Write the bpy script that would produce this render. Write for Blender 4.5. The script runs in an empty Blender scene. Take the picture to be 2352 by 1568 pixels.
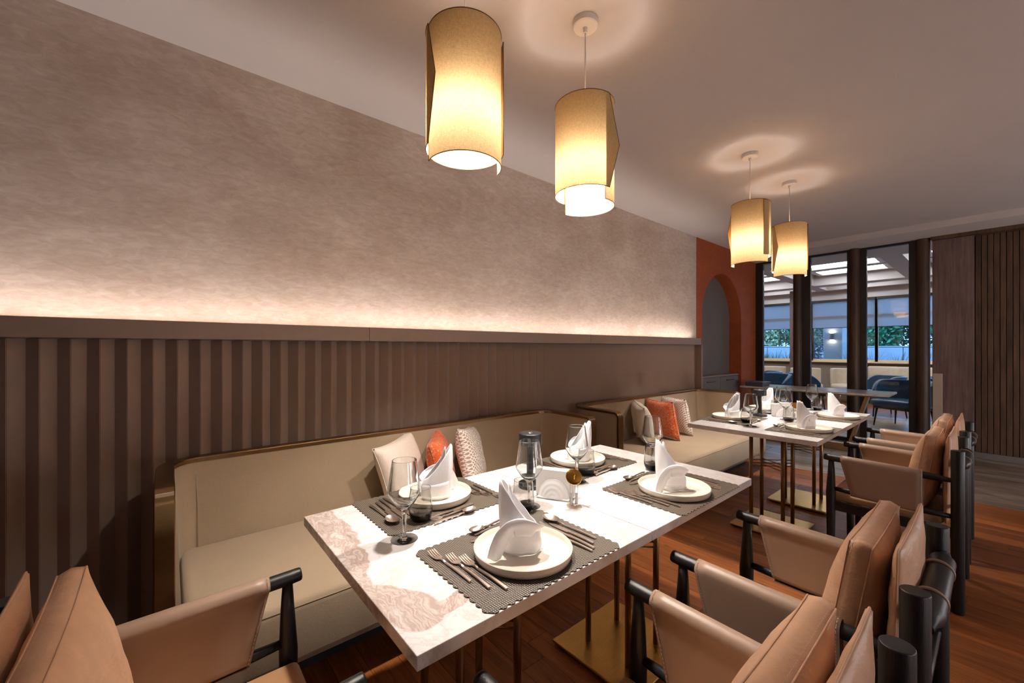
import bpy, bmesh, math, random
from mathutils import Vector, Matrix
random.seed(7)
PI = math.pi
D = bpy.data
SC = bpy.context.scene
COL = SC.collection

# ------------------------------------------------------------------ camera
cam_d = D.cameras.new('camera')
cam_d.sensor_width = 36.0
cam_d.lens = 938.7 / 2352 * 36.0
cam_d.shift_y = 15.0 / 2352
cam_d.clip_start = 0.02
cam_d.clip_end = 200
cam = D.objects.new('camera', cam_d)
COL.objects.link(cam)
cam.location = (0, 0, 1.29)
cam.rotation_euler = (PI / 2, 0, math.radians(49.881 - 90))
SC.camera = cam

# ------------------------------------------------------------------ world, exposure
w = D.worlds.new('sky'); SC.world = w
w.use_nodes = True
bgn = w.node_tree.nodes['Background']
bgn.inputs[0].default_value = (0.22, 0.49, 1.0, 1)
bgn.inputs[1].default_value = 3.4
SC.view_settings.view_transform = 'Standard'
SC.view_settings.look = 'None'
SC.view_settings.gamma = 1.0
SC.view_settings.use_curve_mapping = False
SC.view_settings.exposure = 1.38
SC.cycles.use_denoising = True
SC.cycles.max_bounces = 9
SC.cycles.diffuse_bounces = 3
SC.cycles.glossy_bounces = 3
SC.cycles.transparent_max_bounces = 16
SC.cycles.transmission_bounces = 9
SC.cycles.adaptive_threshold = 0.06
SC.cycles.sample_clamp_indirect = 6.0
SC.cycles.light_sampling_threshold = 0.02

BULB = 800.0       # emission of the pendant bulbs
LED = 30.0        # emission of the cove strip
WARM = (1.0, 0.92, 0.84)
FILL = 14.5      # emission of the unseen fill globes added right of the camera

# ------------------------------------------------------------------ helpers
def lin(c):
    return c / 12.92 if c <= 0.04045 else ((c + 0.055) / 1.055) ** 2.4
def rgb(r, g, b):
    return (lin(r / 255), lin(g / 255), lin(b / 255), 1)

class NT:
    """small node helper"""
    def __init__(s, name):
        s.m = D.materials.new(name); s.m.use_nodes = True
        s.t = s.m.node_tree; s.n = s.t.nodes; s.l = s.t.links
        s.b = s.n['Principled BSDF']; s.out = s.n['Material Output']
    def node(s, typ, **kw):
        nd = s.n.new(typ)
        for k, v in kw.items():
            if k.startswith('i_'):
                key = k[2:]
                key = int(key) if key.isdigit() else key.replace('_', ' ')
                nd.inputs[key].default_value = v
            else:
                setattr(nd, k, v)
        return nd
    def link(s, a, b): s.l.new(a, b)
    def coords(s, kind='Object', scale=(1, 1, 1), rot=(0, 0, 0)):
        tc = s.node('ShaderNodeTexCoord')
        mp = s.node('ShaderNodeMapping')
        mp.inputs['Scale'].default_value = scale
        mp.inputs['Rotation'].default_value = rot
        s.link(tc.outputs[kind], mp.inputs[0])
        return mp.outputs[0]
    def world(s, scale=(1, 1, 1)):
        g = s.node('ShaderNodeNewGeometry')
        mp = s.node('ShaderNodeMapping')
        mp.inputs['Scale'].default_value = scale
        s.link(g.outputs['Position'], mp.inputs[0])
        return mp.outputs[0]
    def noise(s, vec, scale, detail=4, rough=0.55, dist=0.0):
        nd = s.node('ShaderNodeTexNoise')
        nd.inputs['Scale'].default_value = scale
        nd.inputs['Detail'].default_value = detail
        nd.inputs['Roughness'].default_value = rough
        nd.inputs['Distortion'].default_value = dist
        if vec is not None: s.link(vec, nd.inputs['Vector'])
        return nd.outputs['Fac']
    def ramp(s, fac, stops):
        r = s.node('ShaderNodeValToRGB')
        e = r.color_ramp.elements
        while len(e) < len(stops): e.new(0.5)
        for i, (p, c) in enumerate(stops):
            e[i].position = p; e[i].color = c
        s.link(fac, r.inputs[0])
        return r.outputs[0]
    def mix(s, fac, a, b, blend='MIX'):
        m = s.node('ShaderNodeMix', data_type='RGBA', blend_type=blend)
        for k, v in ((0, fac), (6, a), (7, b)):
            if hasattr(v, 'is_linked'): s.link(v, m.inputs[k])
            elif k == 0: m.inputs[0].default_value = v
            else: m.inputs[k].default_value = v
        return m.outputs[2]
    def math(s, op, a, b=0.0, c=None):
        m = s.node('ShaderNodeMath', operation=op)
        for i, v in enumerate((a, b) if c is None else (a, b, c)):
            if hasattr(v, 'is_linked'): s.link(v, m.inputs[i])
            else: m.inputs[i].default_value = v
        return m.outputs[0]
    def bump(s, h, strength=0.2, dist=0.01):
        b = s.node('ShaderNodeBump')
        b.inputs['Strength'].default_value = strength
        b.inputs['Distance'].default_value = dist
        s.link(h, b.inputs['Height'])
        s.link(b.outputs[0], s.b.inputs['Normal'])
    def set(s, color=None, rough=0.5, metal=0.0, spec=0.5, sheen=0.0, coat=0.0):
        if color is not None:
            if hasattr(color, 'is_linked'): s.link(color, s.b.inputs['Base Color'])
            else: s.b.inputs['Base Color'].default_value = color
        if hasattr(rough, 'is_linked'): s.link(rough, s.b.inputs['Roughness'])
        else: s.b.inputs['Roughness'].default_value = rough
        s.b.inputs['Metallic'].default_value = metal
        s.b.inputs['Specular IOR Level'].default_value = spec
        s.b.inputs['Sheen Weight'].default_value = sheen
        s.b.inputs['Coat Weight'].default_value = coat
        return s.m

M = {}
def plain(name, c, rough=0.5, metal=0, var=0.06, scale=18, spec=0.5, bump=0.0, stretch=(1, 1, 1)):
    n = NT(name)
    v = n.coords('Object', stretch)
    f = n.noise(v, scale, 4)
    a = tuple(x * (1 - var) for x in c[:3]) + (1,)
    b = tuple(min(1, x * (1 + var)) for x in c[:3]) + (1,)
    n.set(n.ramp(f, [(0.3, a), (0.7, b)]), rough, metal, spec)
    if bump: n.bump(f, bump, 0.004)
    M[name] = n.m
    return n.m

def mat_plaster(name, c1, c2, rough=0.75):
    n = NT(name)
    v = n.world((1, 1, 2.0))
    f1 = n.noise(v, 2.2, 3, 0.6, 0.4)
    f2 = n.noise(n.world((1, 1, 2.6)), 16.0, 5, 0.72, 0.7)
    f = n.math('ADD', n.math('MULTIPLY', f1, 0.45), n.math('MULTIPLY', f2, 0.55))
    n.set(n.ramp(f, [(0.36, c1), (0.5, tuple((a + b) / 2 for a, b in zip(c1, c2))), (0.62, c2)]), rough, 0, 0.3)
    n.bump(f, 0.10, 0.01)
    M[name] = n.m
mat_plaster('plaster', rgb(188, 168, 154), rgb(220, 205, 194))
mat_plaster('terracotta', rgb(158, 78, 42), rgb(180, 94, 54))
plain('ceiling_paint', rgb(198, 190, 189), 0.85, var=0.015, scale=3)
plain('soffit_paint', rgb(206, 198, 196), 0.85, var=0.015, scale=3)
plain('niche_grey', rgb(120, 112, 108), 0.7, var=0.04, scale=6)
plain('brown_lacquer', rgb(150, 128, 115), 0.42, var=0.03, scale=30, spec=0.4)
plain('wall_paint', rgb(150, 132, 118), 0.8, var=0.03, scale=4)
plain('black_wood', rgb(26, 26, 28), 0.38, var=0.35, scale=60, stretch=(8, 8, 0.6), bump=0.15)
plain('black_metal', rgb(34, 34, 37), 0.42, var=0.08)
plain('white_lacquer', rgb(222, 216, 212), 0.4, var=0.02)
plain('ceramic', rgb(236, 226, 212), 0.16, var=0.02, scale=8)
plain('ceramic_white', rgb(232, 230, 229), 0.2, var=0.02, scale=8)
plain('paper', rgb(240, 238, 235), 0.9, var=0.03, scale=70)
plain('napkin_cloth', rgb(244, 242, 244), 0.85, var=0.02, scale=90, bump=0.04)
plain('steel', rgb(222, 208, 196), 0.30, 1.0, var=0.05)
plain('gold', rgb(222, 172, 84), 0.08, 1.0, var=0.04)
plain('dark_frame', rgb(38, 33, 31), 0.4, var=0.1)
plain('menu_cover', rgb(52, 38, 34), 0.45, var=0.15, scale=30)
plain('menu_page', rgb(120, 128, 140), 0.6, var=0.1)
plain('kick_metal', rgb(176, 148, 106), 0.38, 0.75, var=0.06, scale=12, stretch=(1, 1, 20))
plain('push_plate', rgb(196, 180, 164), 0.45, 0.3, var=0.03)
plain('blue_leather', rgb(26, 72, 104), 0.32, var=0.12, scale=14)
plain('cream_leather', rgb(206, 188, 164), 0.5, var=0.05, scale=14)
plain('window_frame', rgb(214, 192, 152), 0.5, var=0.04)
plain('stem_green', rgb(60, 96, 66), 0.6, var=0.3, scale=5)
plain('leaf_green', rgb(44, 116, 72), 0.5, var=0.5, scale=2.5)
plain('dry_leaf', rgb(170, 176, 130), 0.6, var=0.35, scale=3)
plain('twig', rgb(72, 66, 60), 0.7, var=0.3, scale=5)
plain('paving', rgb(132, 134, 138), 0.8, var=0.08, scale=1.2)
plain('outside_wall', rgb(146, 145, 146), 0.8, var=0.08, scale=1.0)
plain('column_paint', rgb(132, 128, 124), 0.8, var=0.03)
plain('seam_thread', rgb(226, 190, 158), 0.7, var=0.05)

# floor oak planks: every plank takes its own tone
def mat_oak(name, dark, mid, light, rough=0.46, per_object=True):
    n = NT(name)
    oi = n.node('ShaderNodeObjectInfo')
    g = n.node('ShaderNodeNewGeometry')
    off = n.node('ShaderNodeVectorMath', operation='ADD')
    comb = n.node('ShaderNodeCombineXYZ')
    n.link(n.math('MULTIPLY', oi.outputs['Random'], 37.0), comb.inputs[0])
    n.link(n.math('MULTIPLY', oi.outputs['Random'], 91.0), comb.inputs[1])
    n.link(g.outputs['Position'], off.inputs[0]); n.link(comb.outputs[0], off.inputs[1])
    mp = n.node('ShaderNodeMapping'); mp.inputs['Scale'].default_value = (22, 1.6, 22)
    n.link(off.outputs[0], mp.inputs[0])
    f = n.noise(mp.outputs[0], 1.0, 7, 0.62, 0.7)
    mp2 = n.node('ShaderNodeMapping'); mp2.inputs['Scale'].default_value = (160, 7, 160)
    n.link(off.outputs[0], mp2.inputs[0])
    f2 = n.noise(mp2.outputs[0], 1.0, 4, 0.6)
    # knots
    mp3 = n.node('ShaderNodeMapping'); mp3.inputs['Scale'].default_value = (5.0, 2.4, 5)
    n.link(off.outputs[0], mp3.inputs[0])
    vo = n.node('ShaderNodeTexVoronoi'); vo.inputs['Scale'].default_value = 1.0
    n.link(mp3.outputs[0], vo.inputs['Vector'])
    knot = n.ramp(vo.outputs['Distance'], [(0.03, (1, 1, 1, 1)), (0.085, (0, 0, 0, 1))])
    fac = n.math('ADD', n.math('MULTIPLY', f, 0.58), n.math('MULTIPLY', f2, 0.42))
    c = n.ramp(fac, [(0.30, dark), (0.47, mid), (0.66, light)])
    tone = n.ramp(oi.outputs['Random'], [(0.0, (0.72, 0.70, 0.68, 1)), (0.5, (1, 1, 1, 1)), (1.0, (1.22, 1.18, 1.12, 1))])
    if per_object: c = n.mix(1.0, c, tone, 'MULTIPLY')
    c = n.mix(n.math('MULTIPLY', knot, 0.75), c, tuple(x * 0.25 for x in dark[:3]) + (1,))
    n.set(c, rough, 0, 0.3)
    n.bump(fac, 0.12, 0.003)
    M[name] = n.m
mat_oak('oak', rgb(90, 48, 20), rgb(134, 76, 35), rgb(164, 98, 50))
mat_oak('oak_far', rgb(84, 46, 24), rgb(116, 66, 36), rgb(138, 84, 48), per_object=False)
plain('joint', rgb(176, 140, 112), 0.8, var=0.08)
plain('grout', rgb(196, 184, 170), 0.9, var=0.05)

def mat_stone(name, a, b, c):
    n = NT(name)
    oi = n.node('ShaderNodeObjectInfo')
    g = n.node('ShaderNodeNewGeometry')
    add = n.node('ShaderNodeVectorMath', operation='ADD')
    comb = n.node('ShaderNodeCombineXYZ')
    n.link(n.math('MULTIPLY', oi.outputs['Random'], 53.0), comb.inputs[0])
    n.link(g.outputs['Position'], add.inputs[0]); n.link(comb.outputs[0], add.inputs[1])
    mp = n.node('ShaderNodeMapping'); mp.inputs['Scale'].default_value = (6.5, 1.2, 6)
    n.link(add.outputs[0], mp.inputs[0])
    f = n.noise(mp.outputs[0], 1.0, 8, 0.62, 1.4)
    n.set(n.ramp(f, [(0.32, a), (0.5, b), (0.68, c)]), 0.32, 0, 0.5)
    M[name] = n.m
mat_stone('stone_tile', rgb(104, 92, 80), rgb(142, 128, 114), rgb(178, 165, 150))

def mat_darkwood(name, a, b):
    n = NT(name)
    oi = n.node('ShaderNodeObjectInfo')
    g = n.node('ShaderNodeNewGeometry')
    add = n.node('ShaderNodeVectorMath', operation='ADD')
    comb = n.node('ShaderNodeCombineXYZ')
    n.link(n.math('MULTIPLY', oi.outputs['Random'], 41.0), comb.inputs[2])
    n.link(g.outputs['Position'], add.inputs[0]); n.link(comb.outputs[0], add.inputs[1])
    mp = n.node('ShaderNodeMapping'); mp.inputs['Scale'].default_value = (60, 60, 2.4)
    n.link(add.outputs[0], mp.inputs[0])
    f = n.noise(mp.outputs[0], 1.0, 6, 0.65, 0.6)
    mp2 = n.node('ShaderNodeMapping'); mp2.inputs['Scale'].default_value = (9, 9, 3.0)
    n.link(add.outputs[0], mp2.inputs[0])
    f2 = n.noise(mp2.outputs[0], 1.0, 3, 0.5)
    f = n.math('ADD', n.math('MULTIPLY', f, 0.6), n.math('MULTIPLY', f2, 0.4))
    n.set(n.ramp(f, [(0.34, a), (0.64, b)]), 0.45, 0, 0.4)
    n.bump(f, 0.15, 0.003)
    M[name] = n.m
mat_darkwood('dark_walnut', rgb(58, 41, 31), rgb(112, 84, 64))
mat_darkwood('dark_veneer', rgb(92, 72, 68), rgb(132, 108, 103))
mat_darkwood('column_veneer', rgb(58, 42, 34), rgb(92, 68, 54))

def mat_fabric(name, c, weave=900, var=0.08, rough=0.9, sheen=0.2, bump=0.25):
    n = NT(name)
    v1 = n.coords('Object', (1, 1, 0.25)); v2 = n.coords('Object', (0.25, 1, 1))
    a = n.noise(v1, weave, 2); b = n.noise(v2, weave, 2)
    big = n.noise(n.coords('Object'), 5, 3)
    f = n.math('MULTIPLY', n.math('ADD', a, b), 0.5)
    f2 = n.math('ADD', n.math('MULTIPLY', f, 0.7), n.math('MULTIPLY', big, 0.3))
    lo = tuple(x * (1 - var) for x in c[:3]) + (1,); hi = tuple(min(1, x * (1 + var)) for x in c[:3]) + (1,)
    n.set(n.ramp(f2, [(0.38, lo), (0.62, hi)]), rough, 0, 0.2, sheen)
    n.bump(f, bump, 0.002)
    M[name] = n.m
mat_fabric('sofa_fabric', rgb(166, 146, 122), 420, 0.07)
mat_fabric('boucle', rgb(224, 208, 194), 260, 0.08, bump=0.6)
mat_fabric('linen_white', rgb(226, 216, 206), 500, 0.06)

def mat_leather(name, c, var=0.10, wrinkle=0.26):
    n = NT(name)
    v = n.coords('Object')
    big = n.noise(v, 7, 4, 0.6, 0.5)
    fine = n.noise(v, 260, 3, 0.6)
    lo = tuple(x * (1 - var) for x in c[:3]) + (1,); hi = tuple(min(1, x * (1 + var)) for x in c[:3]) + (1,)
    n.set(n.ramp(big, [(0.35, lo), (0.65, hi)]), 0.40, 0, 0.45)
    wr = n.noise(n.coords('Object', (1, 1, 2.2)), 11, 3, 0.5, 1.2)
    h = n.math('ADD', n.math('MULTIPLY', fine, 0.10), n.math('MULTIPLY', wr, 0.9))
    n.bump(h, wrinkle, 0.014)
    M[name] = n.m
mat_leather('leather', rgb(220, 175, 141))
mat_leather('leather_sling', rgb(160, 133, 114), 0.03, 0.03)
mat_leather('leather_seat', rgb(196, 150, 108), 0.04, 0.05)

def mat_brushed(name, c, rough=0.32, stretch=(1, 40, 40)):
    n = NT(name)
    f = n.noise(n.coords('Object', stretch), 14, 4)
    big = n.noise(n.coords('Object'), 4, 3)
    g = n.math('ADD', n.math('MULTIPLY', f, 0.5), n.math('MULTIPLY', big, 0.5))
    lo = tuple(x * 0.82 for x in c[:3]) + (1,); hi = tuple(min(1, x * 1.15) for x in c[:3]) + (1,)
    n.set(n.ramp(g, [(0.35, lo), (0.65, hi)]), rough, 1.0)
    M[name] = n.m
mat_brushed('brass_plate', rgb(196, 158, 92), 0.36)
mat_brushed('bronze', rgb(158, 130, 96), 0.3, (30, 30, 1))
mat_brushed('bronze_trim', rgb(146, 118, 80), 0.3, (4, 40, 40))

def mat_marble(name, swirl):
    n = NT(name)
    g = n.coords('Object')
    w1 = n.noise(g, 2.4, 6, 0.6, 1.2)
    add = n.node('ShaderNodeVectorMath', operation='MULTIPLY_ADD')
    cb = n.node('ShaderNodeCombineXYZ')
    for k in range(3): n.link(w1, cb.inputs[k])
    n.link(cb.outputs[0], add.inputs[0]); add.inputs[1].default_value = (0.5, 0.7, 0.5); n.link(g, add.inputs[2])
    mp = n.node('ShaderNodeMapping'); mp.inputs['Scale'].default_value = (1.0, 2.6, 2.6); mp.inputs['Rotation'].default_value = (0, 0, 0.55)
    n.link(add.outputs[0], mp.inputs[0])
    v = n.noise(mp.outputs[0], 2.6, 8, 0.62, 1.0)
    vein = n.ramp(n.math('ABSOLUTE', n.math('SUBTRACT', v, 0.5)), [(0.0, (1, 1, 1, 1)), (0.025, (0.25, 0.25, 0.25, 1)), (0.075, (0, 0, 0, 1))])
    cloud = n.noise(add.outputs[0], 3.2, 5, 0.6)
    base = n.ramp(cloud, [(0.35, rgb(212, 206, 203)), (0.6, rgb(228, 225, 223))])
    c = n.mix(n.math('MULTIPLY', vein, 0.30), base, rgb(168, 148, 132))
    if swirl:
        # the brown drift of the slab: along its left edge, turning in before the near corner
        wp = n.node('ShaderNodeVectorMath', operation='MULTIPLY_ADD')
        wn = n.node('ShaderNodeTexNoise'); wn.inputs['Scale'].default_value = 9; wn.inputs['Detail'].default_value = 5
        n.link(g, wn.inputs['Vector']); n.link(wn.outputs['Color'], wp.inputs[0]); wp.inputs[1].default_value = (.09, .09, 0)
        sh = n.node('ShaderNodeVectorMath', operation='ADD'); sh.inputs[1].default_value = (-.045, -.045, 0)
        n.link(g, sh.inputs[0]); n.link(sh.outputs[0], wp.inputs[2])
        sp = n.node('ShaderNodeSeparateXYZ'); n.link(wp.outputs[0], sp.inputs[0])
        px_, py_ = sp.outputs[0], sp.outputs[1]
        segs = [((-.35, .37), (-.335, .22), .052), ((-.335, .22), (-.375, 0), .05), ((-.375, 0), (-.385, -.15), .045), ((-.385, -.15), (-.315, -.29), .055), ((-.315, -.29), (-.19, -.295), .030)]
        best = None
        for (ax, ay), (bx, by), wd in segs:
            dx, dy = bx - ax, by - ay; L2 = dx * dx + dy * dy
            qx = n.math('SUBTRACT', px_, ax); qy = n.math('SUBTRACT', py_, ay)
            t = n.math('DIVIDE', n.math('ADD', n.math('MULTIPLY', qx, dx), n.math('MULTIPLY', qy, dy)), L2)
            t = n.math('MINIMUM', n.math('MAXIMUM', t, 0.0), 1.0)
            ex = n.math('SUBTRACT', qx, n.math('MULTIPLY', t, dx)); ey = n.math('SUBTRACT', qy, n.math('MULTIPLY', t, dy))
            d_ = n.math('DIVIDE', n.math('SQRT', n.math('ADD', n.math('MULTIPLY', ex, ex), n.math('MULTIPLY', ey, ey))), wd)
            best = d_ if best is None else n.math('MINIMUM', best, d_)
        mask = n.ramp(best, [(0.88, (1, 1, 1, 1)), (1.0, (0, 0, 0, 1))])
        sm = n.node('ShaderNodeMapping'); sm.inputs['Scale'].default_value = (3.2, 1.0, 1.0); sm.inputs['Rotation'].default_value = (0, 0, -.35)
        n.link(wp.outputs[0], sm.inputs[0])
        fl = n.noise(sm.outputs[0], 5.0, 7, 0.58, 2.2)
        band = n.ramp(fl, [(0.30, rgb(150, 126, 116)), (0.40, rgb(190, 170, 160)), (0.45, rgb(168, 144, 133)), (0.52, rgb(204, 190, 182)), (0.57, rgb(176, 154, 143)), (0.68, rgb(212, 201, 195))])
        c = n.mix(n.math('MULTIPLY', mask, 0.9), c, band)
    n.set(c, 0.22, 0, 0.5)
    M[name] = n.m
mat_marble('marble_swirl', True)
mat_marble('marble', False)
mat_marble('marble_console', False)

def mat_weave(name):
    n = NT(name)
    uv = n.coords('Object', (1, 1, 1))
    sx = n.node('ShaderNodeSeparateXYZ'); n.link(uv, sx.inputs[0])
    P = 2 * PI / 0.0078
    a = n.math('SINE', n.math('MULTIPLY', n.math('ADD', sx.outputs[0], sx.outputs[1]), P * 0.7071))
    b = n.math('SINE', n.math('MULTIPLY', n.math('SUBTRACT', sx.outputs[0], sx.outputs[1]), P * 0.7071))
    f = n.math('MULTIPLY', a, b)
    n.set(n.ramp(f, [(0.02, rgb(52, 44, 36)), (0.3, rgb(92, 80, 66)), (0.75, rgb(168, 154, 136))]), 0.5, 0, 0.5)
    n.bump(f, 0.5, 0.0015)
    M[name] = n.m
mat_weave('mat_weave')

def mat_pattern(name, base, line, scale, thick, rnd):
    n = NT(name)
    uv = n.coords('Object', (1, 0.02, 1.0), (0, R_0(45), 0))
    vo = n.node('ShaderNodeTexVoronoi', feature='DISTANCE_TO_EDGE')
    vo.inputs['Scale'].default_value = scale; vo.inputs['Randomness'].default_value = rnd
    n.link(uv, vo.inputs['Vector'])
    c = n.ramp(vo.outputs['Distance'], [(thick, line), (thick + 0.05, base)])
    n.set(c, 0.9, 0, 0.2, 0.2)
    n.bump(n.noise(n.coords('Object'), 400, 2), 0.2, 0.002)
    M[name] = n.m
R_0 = math.radians
mat_pattern('orange_pattern', rgb(196, 146, 122), rgb(206, 90, 40), 82, 0.15, 0.7)
mat_pattern('trellis_pattern', rgb(172, 148, 132), rgb(236, 228, 220), 60, 0.13, 0.35)

def mat_shade(name):
    n = NT(name)
    g = n.coords('Object')
    a = n.noise(n.coords('Object', (1, 1, 0.10)), 720, 2, 0.6); b = n.noise(n.coords('Object', (0.14, 0.14, 1)), 660, 2, 0.6)
    f = n.math('MULTIPLY', n.math('ADD', a, b), 0.5)
    col = n.ramp(f, [(0.30, rgb(206, 162, 100)), (0.68, rgb(255, 226, 176))])
    dif = n.node('ShaderNodeBsdfDiffuse'); tr = n.node('ShaderNodeBsdfTranslucent')
    n.link(col, tr.inputs[0])
    n.link(n.ramp(f, [(0.30, rgb(176, 144, 94)), (0.68, rgb(214, 184, 136))]), dif.inputs[0])
    mx = n.node('ShaderNodeMixShader'); mx.inputs[0].default_value = 0.032
    n.link(dif.outputs[0], mx.inputs[1]); n.link(tr.outputs[0], mx.inputs[2])
    n.link(mx.outputs[0], n.out.inputs[0])
    M[name] = n.m
mat_shade('linen_shade')
plain('shade_trim', rgb(120, 84, 44), 0.8, var=0.05)

def mat_emit(name, c, s):
    n = NT(name)
    e = n.node('ShaderNodeEmission'); e.inputs[0].default_value = tuple(c) + (1,); e.inputs[1].default_value = s
    n.link(e.outputs[0], n.out.inputs[0])
    M[name] = n.m
mat_emit('bulb_glow', WARM, BULB)
mat_emit('bulb_body', WARM, BULB * .06)
mat_emit('led_glow', (1.0, 0.89, 0.81), LED)
mat_emit('fill_glow', (1.0, 0.97, 0.99), FILL)
mat_emit('panel_glow', (0.98, 0.97, 1.0), 7.0)
mat_emit('sconce_glow', (1.0, 0.9, 0.76), 60)

def mat_thin_glass(name, tint, refl=1.0, edge=0.0):
    n = NT(name)
    tr = n.node('ShaderNodeBsdfTransparent'); gl = n.node('ShaderNodeBsdfGlossy'); gl.inputs['Roughness'].default_value = 0.01
    lw = n.node('ShaderNodeLayerWeight'); lw.inputs['Blend'].default_value = 0.5
    fr = n.node('ShaderNodeFresnel'); fr.inputs['IOR'].default_value = 1.5
    if edge:
        c = n.ramp(lw.outputs['Facing'], [(0.55, tint), (1.0, tuple(x * (1 - edge) for x in tint[:3]) + (1,))])
        n.link(c, tr.inputs[0])
    else:
        tr.inputs[0].default_value = tint
    mx = n.node('ShaderNodeMixShader')
    n.link(n.math('MULTIPLY', fr.outputs[0], refl), mx.inputs[0])
    n.link(tr.outputs[0], mx.inputs[1]); n.link(gl.outputs[0], mx.inputs[2])
    n.link(mx.outputs[0], n.out.inputs[0])
    M[name] = n.m
mat_thin_glass('pane_glass', (0.93, 0.96, 0.97, 1), 1.0)
mat_thin_glass('clear_glass', (0.985, 0.985, 0.98, 1), 0.75, 0.75)
mat_thin_glass('smoke_glass', (0.66, 0.66, 0.60, 1), 0.7, 0.7)
mat_thin_glass('smoke_base', (0.30, 0.31, 0.27, 1), 0.7, 0.6)
mat_thin_glass('tube_glass', (0.97, 0.97, 0.97, 1), 0.8, 0.5)
n = NT('solid_glass')
gb = n.node('ShaderNodeBsdfGlass'); gb.inputs['IOR'].default_value = 1.45; gb.inputs['Roughness'].default_value = 0.0
gb.inputs['Color'].default_value = (0.97, 0.98, 0.98, 1)
n.link(gb.outputs[0], n.out.inputs[0]); M['solid_glass'] = n.m
n = NT('smoke_solid')
gb = n.node('ShaderNodeBsdfGlass'); gb.inputs['IOR'].default_value = 1.45; gb.inputs['Roughness'].default_value = 0.0
gb.inputs['Color'].default_value = (0.97, 0.97, 0.97, 1)
va = n.node('ShaderNodeVolumeAbsorption'); va.inputs['Color'].default_value = (0.46, 0.44, 0.36, 1); va.inputs['Density'].default_value = 190
n.link(gb.outputs[0], n.out.inputs[0]); n.link(va.outputs[0], n.out.inputs['Volume']); M['smoke_solid'] = n.m
n = NT('blind_fabric')
dif = n.node('ShaderNodeBsdfDiffuse'); dif.inputs[0].default_value = rgb(150, 146, 146)
tr = n.node('ShaderNodeBsdfTranslucent'); tr.inputs[0].default_value = rgb(226, 228, 230)
mx = n.node('ShaderNodeMixShader'); mx.inputs[0].default_value = 0.7
n.link(dif.outputs[0], mx.inputs[1]); n.link(tr.outputs[0], mx.inputs[2]); n.link(mx.outputs[0], n.out.inputs[0])
M['blind_fabric'] = n.m

# ---------- objects
def link(o, parent=None):
    COL.objects.link(o)
    if parent is not None: o.parent = parent
    return o
def tag(o, label=None, cat=None, group=None, kind=None):
    if label: o['label'] = label
    if cat: o['category'] = cat
    if group: o['group'] = group
    if kind: o['kind'] = kind
    return o
def empty(name, loc=(0, 0, 0), rz=0, label=None, cat=None, group=None):
    o = D.objects.new(name, None); o.empty_display_size = 0.1
    o.location = loc; o.rotation_euler = (0, 0, rz)
    link(o); return tag(o, label, cat, group)
def mesh_obj(name, bm, mat, parent=None, smooth=False, loc=None):
    me = D.meshes.new(name)
    bm.normal_update(); bm.to_mesh(me); bm.free()
    mats = mat if isinstance(mat, (list, tuple)) else [mat]
    for k in mats: me.materials.append(M[k])
    if smooth: me.shade_smooth()
    o = D.objects.new(name, me)
    if loc is not None: o.location = loc
    return link(o, parent)
def auto_smooth(o, ang=40):
    me = o.data
    me.shade_smooth()
    bm = bmesh.new(); bm.from_mesh(me)
    lim = math.radians(ang)
    for e in bm.edges:
        if len(e.link_faces) == 2 and e.calc_face_angle(0) > lim: e.smooth = False
    bm.to_mesh(me); bm.free()
    return o
def copy_tree(o, parent=None):
    c = o.copy(); COL.objects.link(c)
    if parent is not None: c.parent = parent
    for ch in list(o.children): copy_tree(ch, c)
    return c

def bbox(bm, x0, x1, y0, y1, z0, z1, bev=0.0, seg=2):
    t = bmesh.new()
    vs = [t.verts.new((x, y, z)) for x in (x0, x1) for y in (y0, y1) for z in (z0, z1)]
    for f in ((0, 1, 3, 2), (4, 6, 7, 5), (0, 4, 5, 1), (2, 3, 7, 6), (0, 2, 6, 4), (1, 5, 7, 3)):
        t.faces.new([vs[i] for i in f])
    if bev > 0:
        bmesh.ops.bevel(t, geom=list(t.edges), offset=bev, segments=seg, affect='EDGES', profile=0.5)
    merge(bm, t)
def merge(bm, t, mtx=None, mi=0):
    mp = {}
    for v in t.verts:
        mp[v] = bm.verts.new(mtx @ v.co if mtx else v.co)
    for f in t.faces:
        try:
            nf = bm.faces.new([mp[v] for v in f.verts]); nf.material_index = f.material_index + mi
        except ValueError: pass
    t.free()
def box(name, x0, x1, y0, y1, z0, z1, mat, parent=None, bev=0.0, seg=2):
    bm = bmesh.new(); bbox(bm, min(x0, x1), max(x0, x1), min(y0, y1), max(y0, y1), min(z0, z1), max(z0, z1), bev, seg)
    return mesh_obj(name, bm, mat, parent)
def frame_of(d):
    d = Vector(d).normalized()
    up = Vector((0, 0, 1)) if abs(d.z) < 0.95 else Vector((1, 0, 0))
    a = d.cross(up).normalized(); b = a.cross(d).normalized()
    return a, b
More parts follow.
